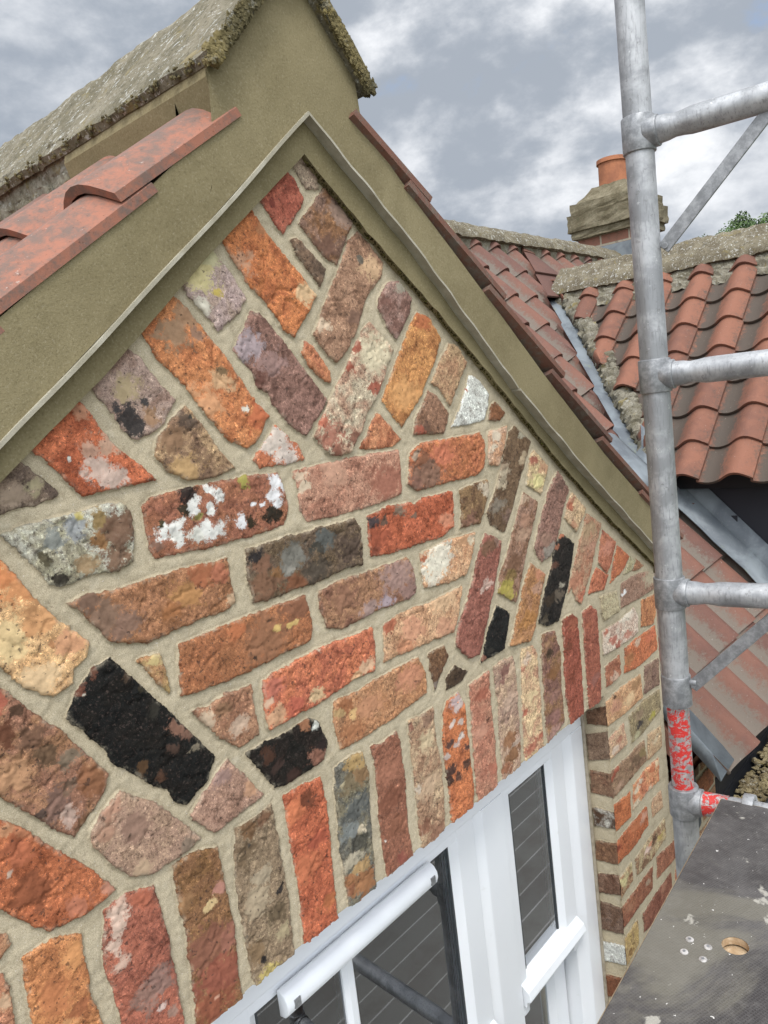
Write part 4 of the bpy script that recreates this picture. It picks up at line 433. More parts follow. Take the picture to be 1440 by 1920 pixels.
def m_stone(nt,co,b):
    n=noise(nt,co,7,6,.7,.4); g=noise(nt,co,40,6,.75)
    col=mx(nt,mr(nt,n,.35,.65),(.13,.108,.068),(.22,.19,.13)); col=mx(nt,mr(nt,g,.52,.66,0,.6),col,(.08,.085,.05)); col=mx(nt,mr(nt,g,.40,.30,0,.5),col,(.40,.37,.30))
    setc(nt,b,col,mth(nt,'ADD',n,g),.01,.9)
M_STONE=material('mossy stone cap',m_stone,.95,spec=.1)
M_POT=material('terracotta pot',m_simple((.40,.16,.08),(.30,.12,.065),9,90),.8)
def m_leaf(nt,co,b):
    tv=attr(nt,'tv').outputs['Fac']; setc(nt,b,mx(nt,tv,(.030,.060,.018),(.085,.135,.035)))
M_LEAF=material('green leaves',m_leaf,.6)
M_BARK=material('tree bark',m_simple('4a4034','65584a',12,80),.9)
def m_ground(nt,co,b):
    t=nd(nt,'ShaderNodeTexBrick',{'Vector':co,'Color1':(.20,.195,.175),'Color2':(.17,.165,.15),'Mortar':(.38,.37,.35),'Scale':1.0,'Mortar Size':.008,'Brick Width':60.0,'Row Height':.22,'Bias':0.0},offset=.5)
    n=noise(nt,co,2,5,.7); near=mr(nt,nd(nt,'ShaderNodeVectorMath',{0:co},operation='LENGTH').outputs[1],14,18)
    col=mx(nt,mr(nt,n,.4,.7,0,.4),t.outputs[0],(.12,.10,.085)); gr=mx(nt,noise(nt,co,.6,6,.7),(.05,.075,.025),(.09,.11,.04))
    setc(nt,b,mx(nt,near,col,gr),n,.01,.4)
M_GROUND=material('paved yard and grass',m_ground,.9,spec=.15)

# ------------------------------------------------------------------ ground
g=MB(); g.add([(-400,-400,-4.3),(400,-400,-4.3),(400,400,-4.3),(-400,400,-4.3)],[(0,1,2,3)])
tag(g.build('ground',M_GROUND),kind='structure')

# ------------------------------------------------------------------ near gable with its window
GX=.8125
gable=thing('gabled_dormer','near brick gable with herringbone brickwork, soldier bricks over a white window and cement verges','house gable',(GX,0,-4.3))

def insegs(P,px,pz):
    n=len(P); ins=np.zeros(px.shape,bool); d=np.full(px.shape,9.0)
    for i in range(n):
        ax,az=P[i]; bx,bz=P[(i+1)%n]
        c=((az>pz)!=(bz>pz))&(px<(bx-ax)*(pz-az)/((bz-az) if abs(bz-az)>1e-9 else 1e-9)+ax); ins^=c
        ex,ez=bx-ax,bz-az; L=ex*ex+ez*ez+1e-12
        t=np.clip(((px-ax)*ex+(pz-az)*ez)/L,0,1); d=np.minimum(d,np.hypot(px-ax-t*ex,pz-az-t*ez))
    return np.where(ins,d,-d)
def brick_panel(name,bricks,ug,vg,keep,tow,parent,mdepth=.0045):
    U,V=np.meshgrid(ug,vg,indexing='ij'); sh=U.shape
    wu=U+fbm(U,V,50,3)*.0018+fbm(U+5,V,190,3)*.0020; wv=V+fbm(U+9,V+4,50,3)*.0018+fbm(U,V+7,190,3)*.0020
    sd=np.full(sh,-.02); idx=np.zeros(sh,int)
    polys=[]
    for k,(P,c1,c2,ro,bl) in enumerate(bricks):
        P=[(P[i],P[i+1]) for i in range(0,len(P),2)]; polys.append(P)
        x0=min(p[0] for p in P)-.018;x1=max(p[0] for p in P)+.018;z0=min(p[1] for p in P)-.018;z1=max(p[1] for p in P)+.018
        i0,i1=np.searchsorted(ug,[x0,x1]); j0,j1=np.searchsorted(vg,[z0,z1])
        if i1<=i0 or j1<=j0: continue
        s=insegs(P,wu[i0:i1,j0:j1],wv[i0:i1,j0:j1]); sub=sd[i0:i1,j0:j1]; m=s>sub
        sub[m]=s[m]; idx[i0:i1,j0:j1][m]=k
    rs=np.random.RandomState(11); nb=len(bricks)
    pro=rs.uniform(.0035,.0065,nb); tu=rs.uniform(-.016,.016,nb); tv=rs.uniform(-.016,.016,nb); seed=rs.uniform(0,60,nb)
    cen=np.array([[np.mean([p[0] for p in P]),np.mean([p[1] for p in P])] for P in polys])
    ro=np.array([b[3] for b in bricks])
    C1=np.array([b[1] for b in bricks]);C2=np.array([b[2] for b in bricks])
    isb=sstep(sd,-.0014,.0012)
    rough=fbm(U+seed[idx],V,20,3,.5)*.0011+fbm(U+seed[idx],V+2,110,4,.7)*.0014*ro[idx]
    rid=1-np.abs(fbm(U+seed[idx]*2,V+3,17,4,.55)); rough-=np.clip(rid-.96,0,1)*.04*ro[idx]
    h=pro[idx]*.8+tu[idx]*(U-cen[idx,0])+tv[idx]*(V-cen[idx,1])+rough-.0005*(1-sstep(sd,.001,.006))
    mort=fbm(U,V,22,4)*.0018+fbm(U,V,110,4,.65)*.0011-.0010*sstep(sd,-.0045,-.0005)
    H=mort*(1-isb)+h*isb
    ca=C1[idx];cb=C2[idx];cc=np.zeros(sh+(3,));cm=np.zeros(sh)
    for k,(P,c1,c2,r_,bl) in enumerate(bricks):
        for (bx,bz,rx,rz,*c) in bl:
            e=2.3
            i0,i1=np.searchsorted(ug,[bx-rx*e,bx+rx*e]); j0,j1=np.searchsorted(vg,[bz-rz*e,bz+rz*e])
            if i1<=i0 or j1<=j0: continue
            uu,vv=wu[i0:i1,j0:j1],wv[i0:i1,j0:j1]; uu=uu+fbm(uu+3,vv,34,4,.6)*.010; vv=vv+fbm(uu,vv+8,34,4,.6)*.010
            q=np.sqrt(((uu-bx)/(rx+1e-5))**2+((vv-bz)/(rz+1e-5))**2)
            g=np.clip(1.02-.52*q,0,1)*(idx[i0:i1,j0:j1]==k)
            m=g>cm[i0:i1,j0:j1]; cm[i0:i1,j0:j1][m]=g[m]; cc[i0:i1,j0:j1][m]=c
    K=keep(U,V,sd); F=K[:-1,:-1]&K[1:,:-1]&K[1:,1:]&K[:-1,1:]
    nv=sh[1]; I,J=np.nonzero(F); base=I*nv+J
    q=np.stack([base,base+nv,base+nv+1,base+1],1)
    used=np.zeros(U.size,bool); used[q.ravel()]=True; remap=np.cumsum(used)-1; q=remap[q]
    co=tow(U,V,mdepth-H).reshape(-1,3)[used]
    m=bpy.data.meshes.new(name); n=len(co); m.vertices.add(n); m.vertices.foreach_set('co',co.astype(np.float32).ravel())
    m.loops.add(q.size); m.loops.foreach_set('vertex_index',q.astype(np.int32).ravel())
    m.polygons.add(len(q)); m.polygons.foreach_set('loop_start',np.arange(0,q.size,4,dtype=np.int32))
    m.update(calc_edges=True); m.validate()
    for nm,ar in (('sd',sd),('seed',seed[idx]),('cm',cm)):
        a=m.attributes.new(nm,'FLOAT','POINT'); a.data.foreach_set('value',ar.reshape(-1)[used].astype(np.float32))
    for nm,ar in (('ca',ca),('cb',cb),('cc',cc)):
        a=m.attributes.new(nm,'FLOAT_COLOR','POINT'); r4=np.ones((n,4),np.float32); r4[:,:3]=np.clip(np.power(ar.reshape(-1,3)[used],1.14)*BK*np.where(ar.reshape(-1,3)[used].min(1,keepdims=True)>.30,np.array([1.0,1.0,.97]),np.array([1.12,1.12,.98])),0,.85); a.data.foreach_set('color',r4.ravel())
    m.materials.append(M_WALL)
    for p in m.polygons: p.use_smooth=True
    return link(name,m,parent,recalc=False)
BK=1.08
# generic bricks where the photograph shows none (far left, lower right)
def poly(P): return [(P[i],P[i+1]) for i in range(0,len(P),2)]
rs=random.Random(5); GEN=[]
cols=[((.36,.13,.06),(.27,.10,.06)),((.30,.16,.11),(.22,.12,.09)),((.40,.22,.13),(.30,.16,.10)),((.22,.12,.08),(.16,.10,.07))]
ctr=[poly(b[0]) for b in BRICKS]
def overlaps(x0,z0,x1,z1):
    for P in ctr:
        a=min(p[0] for p in P);b_=max(p[0] for p in P);c=min(p[1] for p in P);d=max(p[1] for p in P)
        if a<x1 and b_>x0 and c<z1 and d>z0: return True
    return False
def gen_rows(xa,xb,za,zb,hh=.083,ww=.235,off0=0):
    z=za;k=0
    while z+.06<zb:
        x=xa-(ww/2 if k%2 else 0)+off0
        while x<xb:
            a,b_=max(x,xa),min(x+ww-.013,xb-.006)
            if b_-a>.03 and not overlaps(a+.008,z+.008,b_-.008,z+hh-.02):
                c=rs.choice(cols); GEN.append([[a,z,b_,z,b_,z+hh-.013,a,z+hh-.013],c[0],c[1],1.2,[]])
            x+=ww
        z+=hh;k+=1
gen_rows(-.33,.24,.235,.78); gen_rows(1.63,3.35,-1.05,-.36)
x=-.3
while x<.36:
    if not overlaps(x+.01,.03,x+.05,.18): c=rs.choice(cols); GEN.append([[x,0,x+.066,0,x+.066,.215,x,.215],c[0],c[1],1.2,[]])
    x+=.083
ALLB=BRICKS+GEN
def lineL(x): return .711+.7988*(x-.328)
def lineR(x): return .228+.7632*(1.978-x)
def grid(a,b,s0,s1):
    r=[a]
    while r[-1]<b: t=(r[-1]-a)/(b-a); r.append(r[-1]+s0+(s1-s0)*t)
    return np.array(r)
def keep1(U,V,sd):
    top=np.minimum(lineL(U),lineR(U))+.03
    rag=fbm(U,U*0+3,45,3)*.004
    a=(V<top)&(U<1.972)&((V>rag-.002)|((sd>.0005)&(V>-.006)))
    return a|((V<.01)&(U>=1.6175)&((U<1.972)|(V<-.44)))
tow=lambda U,V,d: np.stack([U,d,V],-1)
ug=np.concatenate([grid(-.33,1.985,.0018,.0026)[:-1],grid(1.987,3.3,.004,.007)])
vg=np.concatenate([grid(-1.05,-.01,.0032,.0022)[:-1],grid(-.008,1.15,.0019,.0024)])
o=brick_panel('brick_wall',ALLB,ug,vg,keep1,tow,gable)
RV=[]
for b in REVEAL:
    P=poly(b[0]); P=[(-.004 if p[0]<.028 else min(p[0]+.004,.07),p[1]) for p in P]
    RV.append([[c for p in P for c in p],b[1],b[2],b[3],b[4]])
brick_panel('window_reveal',RV,grid(.001,.072,.0022,.0022),grid(-1.05,-.004,.003,.0024),lambda U,V,sd:U>=0,lambda U,V,d: np.stack([1.6165+d,U,V],-1),gable)
core=MB()
core.prism([(-.33,.0095,.004),(1.965,.0095,.004),(1.965,.0095,.23),(GX+.01,.0095,1.10),(-.33,.0095,.22)],(0,.2,0))
core.box((1.6245,.0095,-1.04),(1.962,.35,.0035)); core.box((1.625,.0135,-4.3),(9.0,.3,-1.02)); core.box((-.33,.0115,-4.3),(1.62,.3,-1.32)); core.box((-.6,.0135,-4.3),(.03,.3,.0038))
core.box((1.9621,.0137,-1.02),(9.0,.3,-.42))
core.box((-.33,.0137,.0045),(1.96,.0138,.0046))
core.build('inner_wall',M_BRP,gable)
# cheek of the gable above the main roof
ck=MB(); ck.prism([(1.955,.21,-.1),(1.955,.21,.24),(1.955,.6,.24)],(-.02,0,0)); ck.build('side_wall',M_BRP,gable)

# cement bands: outline polylines in the plane of the verge
SL=[(.818,1.157),(.629,.997),(.460,.859),(.326,.751),(-.40,.158)]
SR=[(.818,1.157),(1.036,.990),(1.310,.749),(1.573,.545),(1.949,.279),(2.03,.222)]
TL=[(.689,1.140),(.502,.986),(.348,.872),(-.40,.292)]
TR=[(.914,1.176),(1.067,1.048),(1.269,.891),(1.47,.730),(1.675,.572),(1.903,.415),(2.06,.305)]
def xz(l,y): return [(x,y,z) for x,z in l]
def resamp(l,n):
    L=[0]
    for a,b in zip(l,l[1:]): L.append(L[-1]+math.dist(a,b))
    return [(float(np.interp(t,L,[p[0] for p in l])),float(np.interp(t,L,[p[1] for p in l]))) for t in np.linspace(0,L[-1],n)]
def band(mb,A,B,y0,y1,n=70,m=7,amp=.0015,edge=.0):
    # surface between polylines A (lower) and B (upper), softly uneven, with returned edges
    A=resamp(A,n);B=resamp(B,n); vs=[];fs=[]
    for i in range(n):
        for j in range(m):
            t=j/(m-1); x=A[i][0]*(1-t)+B[i][0]*t; z=A[i][1]*(1-t)+B[i][1]*t
            y=y0+float(fbm(np.array([x]),np.array([z]),9,3)[0])*amp
            if j in (0,): x+=0; y+=edge
            vs.append((x,y,z))
        vs.append((B[i][0],y1,B[i][1])); vs.append((A[i][0],y1,A[i][1]))
    s=m+2
    for i in range(n-1):
        for j in range(s):
            fs.append((i*s+j,(i+1)*s+j,(i+1)*s+(j+1)%s,i*s+(j+1)%s))
    fs+= [tuple(range(s)),tuple(range((n-1)*s+s-1,(n-1)*s-1,-1))]
    mb.add(vs,fs)
vm=MB(); band(vm,SL,[(.812,1.345),(.654,1.200),(.650,1.172),(.664,1.146)]+TL,-.022,.05,110,12); band(vm,SR,[(.812,1.345),(.930,1.23),(.926,1.20),(.918,1.176)]+TR[1:],-.022,.05,110,12)
vm.build('verge_mortar',M_CEM,gable,smooth=True,bevel=0)
WL=[(.8245,1.1075),(.639,.962),(.465,.815),(.328,.711),(-.4,.13)]
WR=[(.8245,1.1075),(.956,1.003),(1.09,.905),(1.223,.801),(1.36,.690),(1.496,.578),(1.73,.405),(1.978,.236),(2.03,.20)]
wig=lambda l,a: [(x+a*math.sin(i*1.9)*.5,z+a*math.sin(i*2.7+1)) for i,(x,z) in enumerate(resamp(l,60))]
up=lambda l,d: [(x,z+d) for x,z in l]
ib=MB(); band(ib,[(x*.99,z*.99+.0074) for x,z in wig(WL,.0006)],up(SL,.012),-.0085,.02,90,6,.0008); band(ib,[(x*.99,z*.99+.0074) for x,z in wig(WR,.0022)],up(SR,.012),-.0086,.02,90,6,.0012)
ib.build('inner_verge_mortar',M_CEM2,gable,smooth=True)
# dark moss in the joint under the right hand band
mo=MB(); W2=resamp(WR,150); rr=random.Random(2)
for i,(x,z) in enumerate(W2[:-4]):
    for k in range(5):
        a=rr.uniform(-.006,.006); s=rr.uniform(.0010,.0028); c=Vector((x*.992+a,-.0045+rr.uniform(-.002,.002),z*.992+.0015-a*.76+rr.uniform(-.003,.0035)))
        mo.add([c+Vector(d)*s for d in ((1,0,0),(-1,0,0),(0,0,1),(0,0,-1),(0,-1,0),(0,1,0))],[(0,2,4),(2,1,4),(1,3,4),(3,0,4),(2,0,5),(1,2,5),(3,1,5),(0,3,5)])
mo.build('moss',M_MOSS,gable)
def strip(l,y0,y1,th,name,mat,n=40,sag=0):
    P=resamp(l,n); mb=MB(); vs=[];fs=[]
    for i,(x,z) in enumerate(P):
        a=P[max(i-1,0)];b=P[min(i+1,n-1)]; tx,tz=b[0]-a[0],b[1]-a[1]; L=math.hypot(tx,tz); nx,nz=-tz/L,tx/L
        if nz<0: nx,nz=-nx,-nz
        if i==0: nx,nz=0,1.27
        w_=.0008*math.sin(i*.9)+sag*math.sin(math.pi*i/(n-1))
        vs+=[(x+nx*w_,y0+.0008*math.sin(i*1.3),z+nz*w_),(x+nx*w_,y1,z+nz*w_),(x-nx*(th-w_),y1,z-nz*(th-w_)),(x-nx*(th-w_),y0+.0008*math.sin(i*1.3),z-nz*(th-w_))]
    for i in range(n-1):
        for j in range(4): fs.append((i*4+j,(i+1)*4+j,(i+1)*4+(j+1)%4,i*4+(j+1)%4))
    fs+=[(0,1,2,3),(4*n-1,4*n-2,4*n-3,4*n-4)]
    mb.add(vs,fs); return mb.build(name,mat,gable)
strip(SL,-.0262,-.006,.0045,'undercloak_board',M_UND)
i_=SR.index((1.310,.749))
strip(SR[:i_+1],-.0262,-.004,.0035,'undercloak_board',M_UND)
strip([(1.311,.7465)]+SR[i_+1:],-.0285,-.004,.0035,'undercloak_board',M_UND,sag=.002)

# pantiles: a flat trough and a half round roll, on the right (ph=1) or the left (ph=-1) of each tile
def prof(t,ph,H):
    if ph<0: t=1-t
    if t>.40: return H*max(0,math.sin(math.pi*(t-.40)/.70))**1.25
    return -.012*math.sin(math.pi*t/.40)
def pantiles(mb,O,U,V,N,iu,iv,wd,gg,A,ph,keep=lambda c:True,th=.011,lift=.015,lap=.05,seed=1,jit=.0015,nt_=14,clamp=None,tw=.13):
    O,U,V,N=map(Vector,(O,U,V,N)); rr=random.Random(seed)
    for i in range(*iu):
        for j in range(*iv):
            c=O+U*((i+.5)*wd)+V*((j+.5)*gg)
            if not keep(c): continue
            tv=rr.random(); dv=rr.uniform(-.003,.003); dn=rr.uniform(-jit,jit); du=rr.uniform(-.0015,.0015); vs=[];tr=[];ns=4
            for side in (0,1):
                for b in range(ns):
                    s=b/(ns-1); vv=(j*gg-lap)+(gg+lap)*s+dv
                    for a in range(nt_+1):
                        t=(-.055+1.055*a/nt_) if ph<0 else 1.055*a/nt_
                        hh=prof(t,ph,A); 
                        el=.005*max(0,1-abs((t+.055) if ph<0 else (1.055-t))/.30)
                        z=hh+el+lift*s+dn-(th if side else 0)
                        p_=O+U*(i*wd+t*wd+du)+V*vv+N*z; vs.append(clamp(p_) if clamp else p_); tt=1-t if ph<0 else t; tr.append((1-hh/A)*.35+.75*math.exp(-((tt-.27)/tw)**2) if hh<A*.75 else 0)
            w_=nt_+1; n0=ns*w_; fs=[]
            for b in range(ns-1):
                for a in range(nt_):
                    q=b*w_+a; fs.append((q,q+1,q+w_+1,q+w_)); q+=n0; fs.append((q,q+w_,q+w_+1,q+1))
            for a in range(nt_):
                q=a; fs.append((q,q+n0,q+n0+1,q+1)); q=(ns-1)*w_+a; fs.append((q,q+1,q+n0+1,q+n0))
            for b in range(ns-1):
                q=b*w_; fs.append((q,q+w_,q+w_+n0,q+n0)); q+=nt_; fs.append((q,q+n0,q+n0+w_,q+w_))
            mb.add(vs,fs,tv=tv,tr=tr)
PG=math.atan(.79); cg,sg=math.cos(PG),math.sin(PG)
lt=MB()
A=.036
# left slope, seen almost edge on; lower ends of the verge tiles at x=.516, .316, ...
zt=lambda x: 1.1485-.78*(.708-x)-.0095
pantiles(lt,(.690,-.012,zt(.690)),(0,1,0),(-cg,0,-sg),(-sg,0,cg),(0,9),(0,1),.2,.179/cg,A,-1,lap=.004,seed=4,lift=.019)
pantiles(lt,(.511,-.012,zt(.511)),(0,1,0),(-cg,0,-sg),(-sg,0,cg),(0,9),(0,5),.2,.2/cg,A,-1,lap=.05,seed=4,lift=.019)
lt.build('roof_tiles',M_TILEN,gable,smooth=True)
PR=math.atan(.765); cr,sr=math.cos(PR),math.sin(PR)
rt=MB()
def mz(y): return 1.395+(y-1.476)*1.0724
pantiles(rt,(.913,-.031,1.180),(0,1,0),(cr,0,-sr),(sr,0,cr),(0,7),(0,1),.2,.157/cr,.036,1,lap=.0,seed=8,lift=.020,jit=.0008)
pantiles(rt,(1.067,-.031,1.0655),(0,1,0),(cr,0,-sr),(sr,0,cr),(0,9),(0,5),.2,.2075/cr,.036,1,lambda c:c.z>mz(c.y)-.12,lap=.05,seed=8,lift=.022,jit=.0008)
rt.build('roof_tiles',M_TILEM,gable,smooth=True)

def ridge(mb,prof,inner,ya,yb,n,amp=.0025,axis=1,off=(0,0,0),end=.006,seg=.45):
    # profile list (a,z) extruded along an axis with an uneven, weathered surface
    P=resamp(prof,15)+resamp(inner,15)[::-1]; m=len(P); vs=[];fs=[]
    ys=np.linspace(ya,yb,n)
    for i,y in enumerate(ys):
        for j,(a,z) in enumerate(P):
            k=amp*(1 if j<15 else .4); s=j*.11
            d1=float(fbm(np.array([y*1.0+s]),np.array([a*3+z]),14,3)[0])*k*1.6; d2=float(fbm(np.array([y+40]),np.array([a*2+z*2]),38,3)[0])*k
            if seg and (abs(((y-ya)/seg+.5)%1-.5)<.012 and i>2): d1-=.004
            yy=y+(float(fbm(np.array([j*.31]),np.array([1.7]),1.5,3)[0])*end if i in (0,) else 0)
            a2,z2=a,z+d1+d2
            a2+=d2*(1 if a>sum(p[0] for p in P)/m else -1)
            q=(a2,yy,z2) if axis==1 else (yy,a2,z2)
            vs.append(tuple(q[t]+off[t] for t in range(3)))
    for i in range(n-1):
        for j in range(m): fs.append((i*m+j,(i+1)*m+j,(i+1)*m+(j+1)%m,i*m+(j+1)%m))
    fs+=[tuple(range(m-1,-1,-1)),tuple(range((n-1)*m,n*m))]
    mb.add(vs,fs)
rg=MB()
ridge(rg,[(.643,1.188),(.650,1.196),(.785,1.350),(.803,1.368),(.8125,1.372),(.824,1.368),(.845,1.348),(.948,1.232),(.957,1.214)],
         [(.650,1.178),(.676,1.200),(.79,1.318),(.8125,1.335),(.84,1.318),(.922,1.228),(.946,1.204)],-.037,1.5,200,.0024)
rg.build('ridge_tiles',M_RIDGE,gable,smooth=True)
# moss clumps along the front end of the ridge
def clumps(mb,pts,rad,n,seed,flat=(1,1,1),amp=.5):
    rr=random.Random(seed)
    for _ in range(n):
        p=Vector(rr.choice(pts))+Vector([rr.uniform(-1,1)*rad*1.3*f for f in flat]); s=rad*rr.uniform(.35,1)
        vs=[];fs=[]
        for a in range(4):
            for b in range(6):
                th=math.pi*(a+.5)/4; ph=2*math.pi*b/6; k=s*rr.uniform(1-amp,1+amp*.6)
                vs.append(p+Vector((math.sin(th)*math.cos(ph)*k*flat[0],math.sin(th)*math.sin(ph)*k*flat[1],math.cos(th)*k*flat[2])))
        for a in range(3):
            for b in range(6): fs.append((a*6+b,a*6+(b+1)%6,(a+1)*6+(b+1)%6,(a+1)*6+b))
        fs+=[tuple(range(5,-1,-1)),tuple(range(18,24))]
        mb.add(vs,fs)
me=MB()
pl=[(x,-.040,z) for x,z in resamp([(.652,1.180),(.80,1.345)],40)]+[(x,-.040,z) for x,z in resamp([(.826,1.346),(.946,1.208)],40)]
pl=[(x,y+.004,z+.004) for x,y,z in pl]
clumps(me,pl,.0058,2600,5,(1,.5,1))
clumps(me,[(.655,-.032,1.185),(.662,-.030,1.192),(.948,-.030,1.214)],.006,160,9)
clumps(me,[(.648+.004*math.sin(q*7.1),-.03+q*.0052,1.186+.003*math.sin(q*3.3)) for q in range(230)],.0042,900,19,(.7,1,.8))
me.build('ridge_moss',M_RMOSS,gable)
rm=MB(); rm.prism([(.663,-.0205,1.12),(.649,-.0205,1.165),(.655,-.0205,1.193),(.80,-.0205,1.32),(.83,-.0205,1.32),(.925,-.0205,1.215),(.920,-.0205,1.185),(.70,-.0205,1.17)],(0,.36,0)); rm.build('ridge_mortar',M_CEM,gable)
ro=MB(); ridge(ro,[(.662,1.09),(.658,1.15),(.656,1.205)],[(.70,1.09),(.70,1.15),(.70,1.21)],.335,1.5,120,.006,seg=0)
ro.prism([(.69,.34,1.0),(.69,.34,1.2),(.81,.34,1.32),(.94,.34,1.2),(.94,.34,1.1)],(0,1.2,0)); ro.build('old_ridge_mortar',M_OLDM,gable)
lead=MB()
# lead dressed round the end of the eaves beside the pier
L0=[(1.974,-.006,-.27),(1.972,-.014,-.34),(1.978,-.022,-.45),(1.985,-.028,-.53),(2.0,-.03,-.575)]
L1=[(2.045,-.02,-.29),(2.06,-.03,-.36),(2.065,-.04,-.45),(2.06,-.045,-.54),(2.02,-.035,-.58)]
n=len(L0); vs=[(p[0]-.003,p[1]-.012,p[2]) for p in L0]+L0+L1
fs=[(i,i+1,n+i+1,n+i) for i in range(n-1)]+[(n+i,n+i+1,2*n+i+1,2*n+i) for i in range(n-1)]
lead.add(vs,fs); lz=lambda y: 1.395+(y-1.476)*1.0724-.012
lead.add([(1.9735,.35,lz(.35)+.06),(1.9735,-.12,lz(-.12)+.05),(1.978,-.135,lz(-.135)-.01),(1.978,.35,lz(.35)-.01),(2.10,.35,lz(.35)),(2.10,-.135,lz(-.135))],[(0,1,2,3),(3,2,5,4)])
o=lead.build('lead_flashing',M_LEAD,gable,smooth=True); sm=o.modifiers.new('s','SOLIDIFY'); sm.thickness=.003

# ------------------------------------------------------------------ window
WB=-1.28
wf=MB(); yb=.13
def vprof(pts,z0,z1): wf.prism([(x,y,z0) for x,y in pts],(0,0,z1-z0))
def hprof(pts,x0,x1): wf.prism([(x0,y,z) for y,z in pts],(x1-x0,0,0))
mir=lambda pts: [(1.65-x,y) for x,y in pts]
jr=[(1.612,yb),(1.612,.066),(1.558,.066),(1.553,.0672),(1.523,.0795),(1.5205,.082),(1.5205,yb)]
vprof(jr,WB,-.0851); vprof(mir(jr),WB,-.0851)
mu=[(1.247,yb),(1.247,.0675),(1.2455,.066),(1.170,.066),(1.166,.0672),(1.1455,.0785),(1.1435,.081),(1.1435,yb)]
vprof(mu,WB,-.0853); vprof(mir(mu),WB,-.0853)
hprof([(yb,.028),(.0662,.028),(.0662,-.0825),(.0685,-.085),(yb,-.085)],.038,1.612)
hprof([(yb,WB-.05),(.03,WB-.05),(.03,WB-.02),(.06,WB+.001),(yb,WB+.001)],.02,1.63)
win=wf.build('window',M_UPVC,gable,bevel=.0012)
def sash(x0,x1,z0,z1,y,st=.05,top=.022,bot=.05,bv=.018):
    m=MB(); d=.045
    for a,b,s in ((x0,x0+st[0],1),(x1,x1-st[1],-1)):
        m.prism([(a,y+d,z0),(a,y,z0),(b-s*bv*0,y,z0),(b,y,z0)] if False else [(a,y+d,z0),(a,y,z0),(b,y,z0),(b+s*bv,y+.013,z0),(b+s*bv,y+d,z0)],(0,0,z1-z0))
    xa,xb=x0+st[0]+.0005,x1-st[1]-.0005
    m.prism([(xa,y+d,z1-.0003),(xa,y+.0006,z1-.0003),(xa,y+.0006,z1-top),(xa,y+.0125,z1-top-bv*.5),(xa,y+d,z1-top-bv*.5)],(xb-xa,0,0))
    m.prism([(xa,y+d,z0),(xa,y+.0006,z0),(xa,y+.0006,z0+bot),(xa,y+.0125,z0+bot+bv*.5),(xa,y+d,z0+bot+bv*.5)],(xb-xa,0,0))
    return m
def pane(x0,x1,z0,z1,y):
    p=MB(); p.box((x0,y,z0),(x1,y+.004,z1)); return p.build('pane',M_GLASS,win)
def gask(m,x0,x1,z0,z1,y,t=.0045):
    m.box((x0,y,z0),(x0+t,y+.003,z1)); m.box((x1-t,y,z0),(x1,y+.003,z1)); m.box((x0+t,y,z0),(x1-t,y+.003,z0+t)); m.box((x0+t,y,z1-t),(x1-t,y+.003,z1))
MID=-.575
for (a,b,st) in ((1.2495,1.5185,(.026,.052)),(.1315,.4005,(.052,.026)),(.509,1.1415,(.055,.056))):
    m=sash(a,b,MID+.001,-.0865,.0715,st,top=.019,bot=.004,bv=.018)
    m.build('upper_sash',M_UPVC,win,bevel=.0008)
    ga_,gb_=a+st[0]+.0175,b-st[1]-.0175
    pane(ga_-.003,gb_+.003,MID+.008,-.112,.0865)
    k=MB(); gask(k,ga_-.001,gb_+.001,MID+.012,-.1135,.0835); k.build('gasket',M_GASK,win)
    r=MB(); r.prism([(a+.001,.05,MID+.002),(a+.001,.048,MID+.006),(a+.001,.0535,MID+.022),(a+.001,.068,MID+.034),(a+.001,.0835,MID+.040),(a+.001,.115,MID+.040),(a+.001,.115,MID-.016),(a+.001,.062,MID-.016),(a+.001,.060,MID-.004)],(b-a-.002,0,0)); r.build('meeting_rail',M_UPVC,win,bevel=.0015)
    for s in (a+.004,b-.028): hn=MB(); hn.box((s,.0705,MID-.045),(s+.024,.11,MID-.0165)); hn.build('sash_horn',M_UPVC,win,bevel=.004)
    m=sash(a+.004,b-.004,WB+.002,MID-.017,.118,st,top=.02,bot=.06,bv=.018); m.build('lower_sash',M_UPVC,win)
    pane(a+st[0],b-st[1],WB+.06,MID-.02,.133)
gb2=MB()
gb2.prism([(.757,.0865,MID+.03),(.757,.0825,MID+.03),(.764,.0755,MID+.03),(.777,.0755,MID+.03),(.784,.0825,MID+.03),(.784,.0865,MID+.03)],(0,0,-.114-MID-.03)); gb2.build('glazing_bar',M_UPVC,win)
tv=MB(); pr=[(.0655,-.092),(.058,-.093),(.050,-.097),(.044,-.106),(.0425,-.116),(.046,-.127),(.053,-.134),(.0655,-.136)]
tv.prism([(.612,y,z) for y,z in pr],(.372,0,0))
tvo=tv.build('trickle_vent',M_UPVC,win,smooth=True,bevel=.002)
for s in (.625,.962):
    e=MB(); e.box((s,.0415,-.122),(s+.012,.047,-.108)); e.build('vent_slot',M_ALUD,win)
sl=MB(); sl.prism([(1.6125,.0612,WB),(1.617,.0598,WB),(1.6205,.066,WB),(1.6125,.0665,WB)],(0,0,1.26)); sl.build('sealant',M_SEAL,win)
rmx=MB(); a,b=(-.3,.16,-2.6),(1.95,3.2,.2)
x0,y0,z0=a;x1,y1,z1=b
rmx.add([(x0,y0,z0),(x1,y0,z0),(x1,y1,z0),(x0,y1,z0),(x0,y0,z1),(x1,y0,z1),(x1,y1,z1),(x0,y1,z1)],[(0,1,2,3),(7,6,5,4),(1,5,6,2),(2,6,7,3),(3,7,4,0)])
rmx.build('room_lining',M_ROOM,gable)

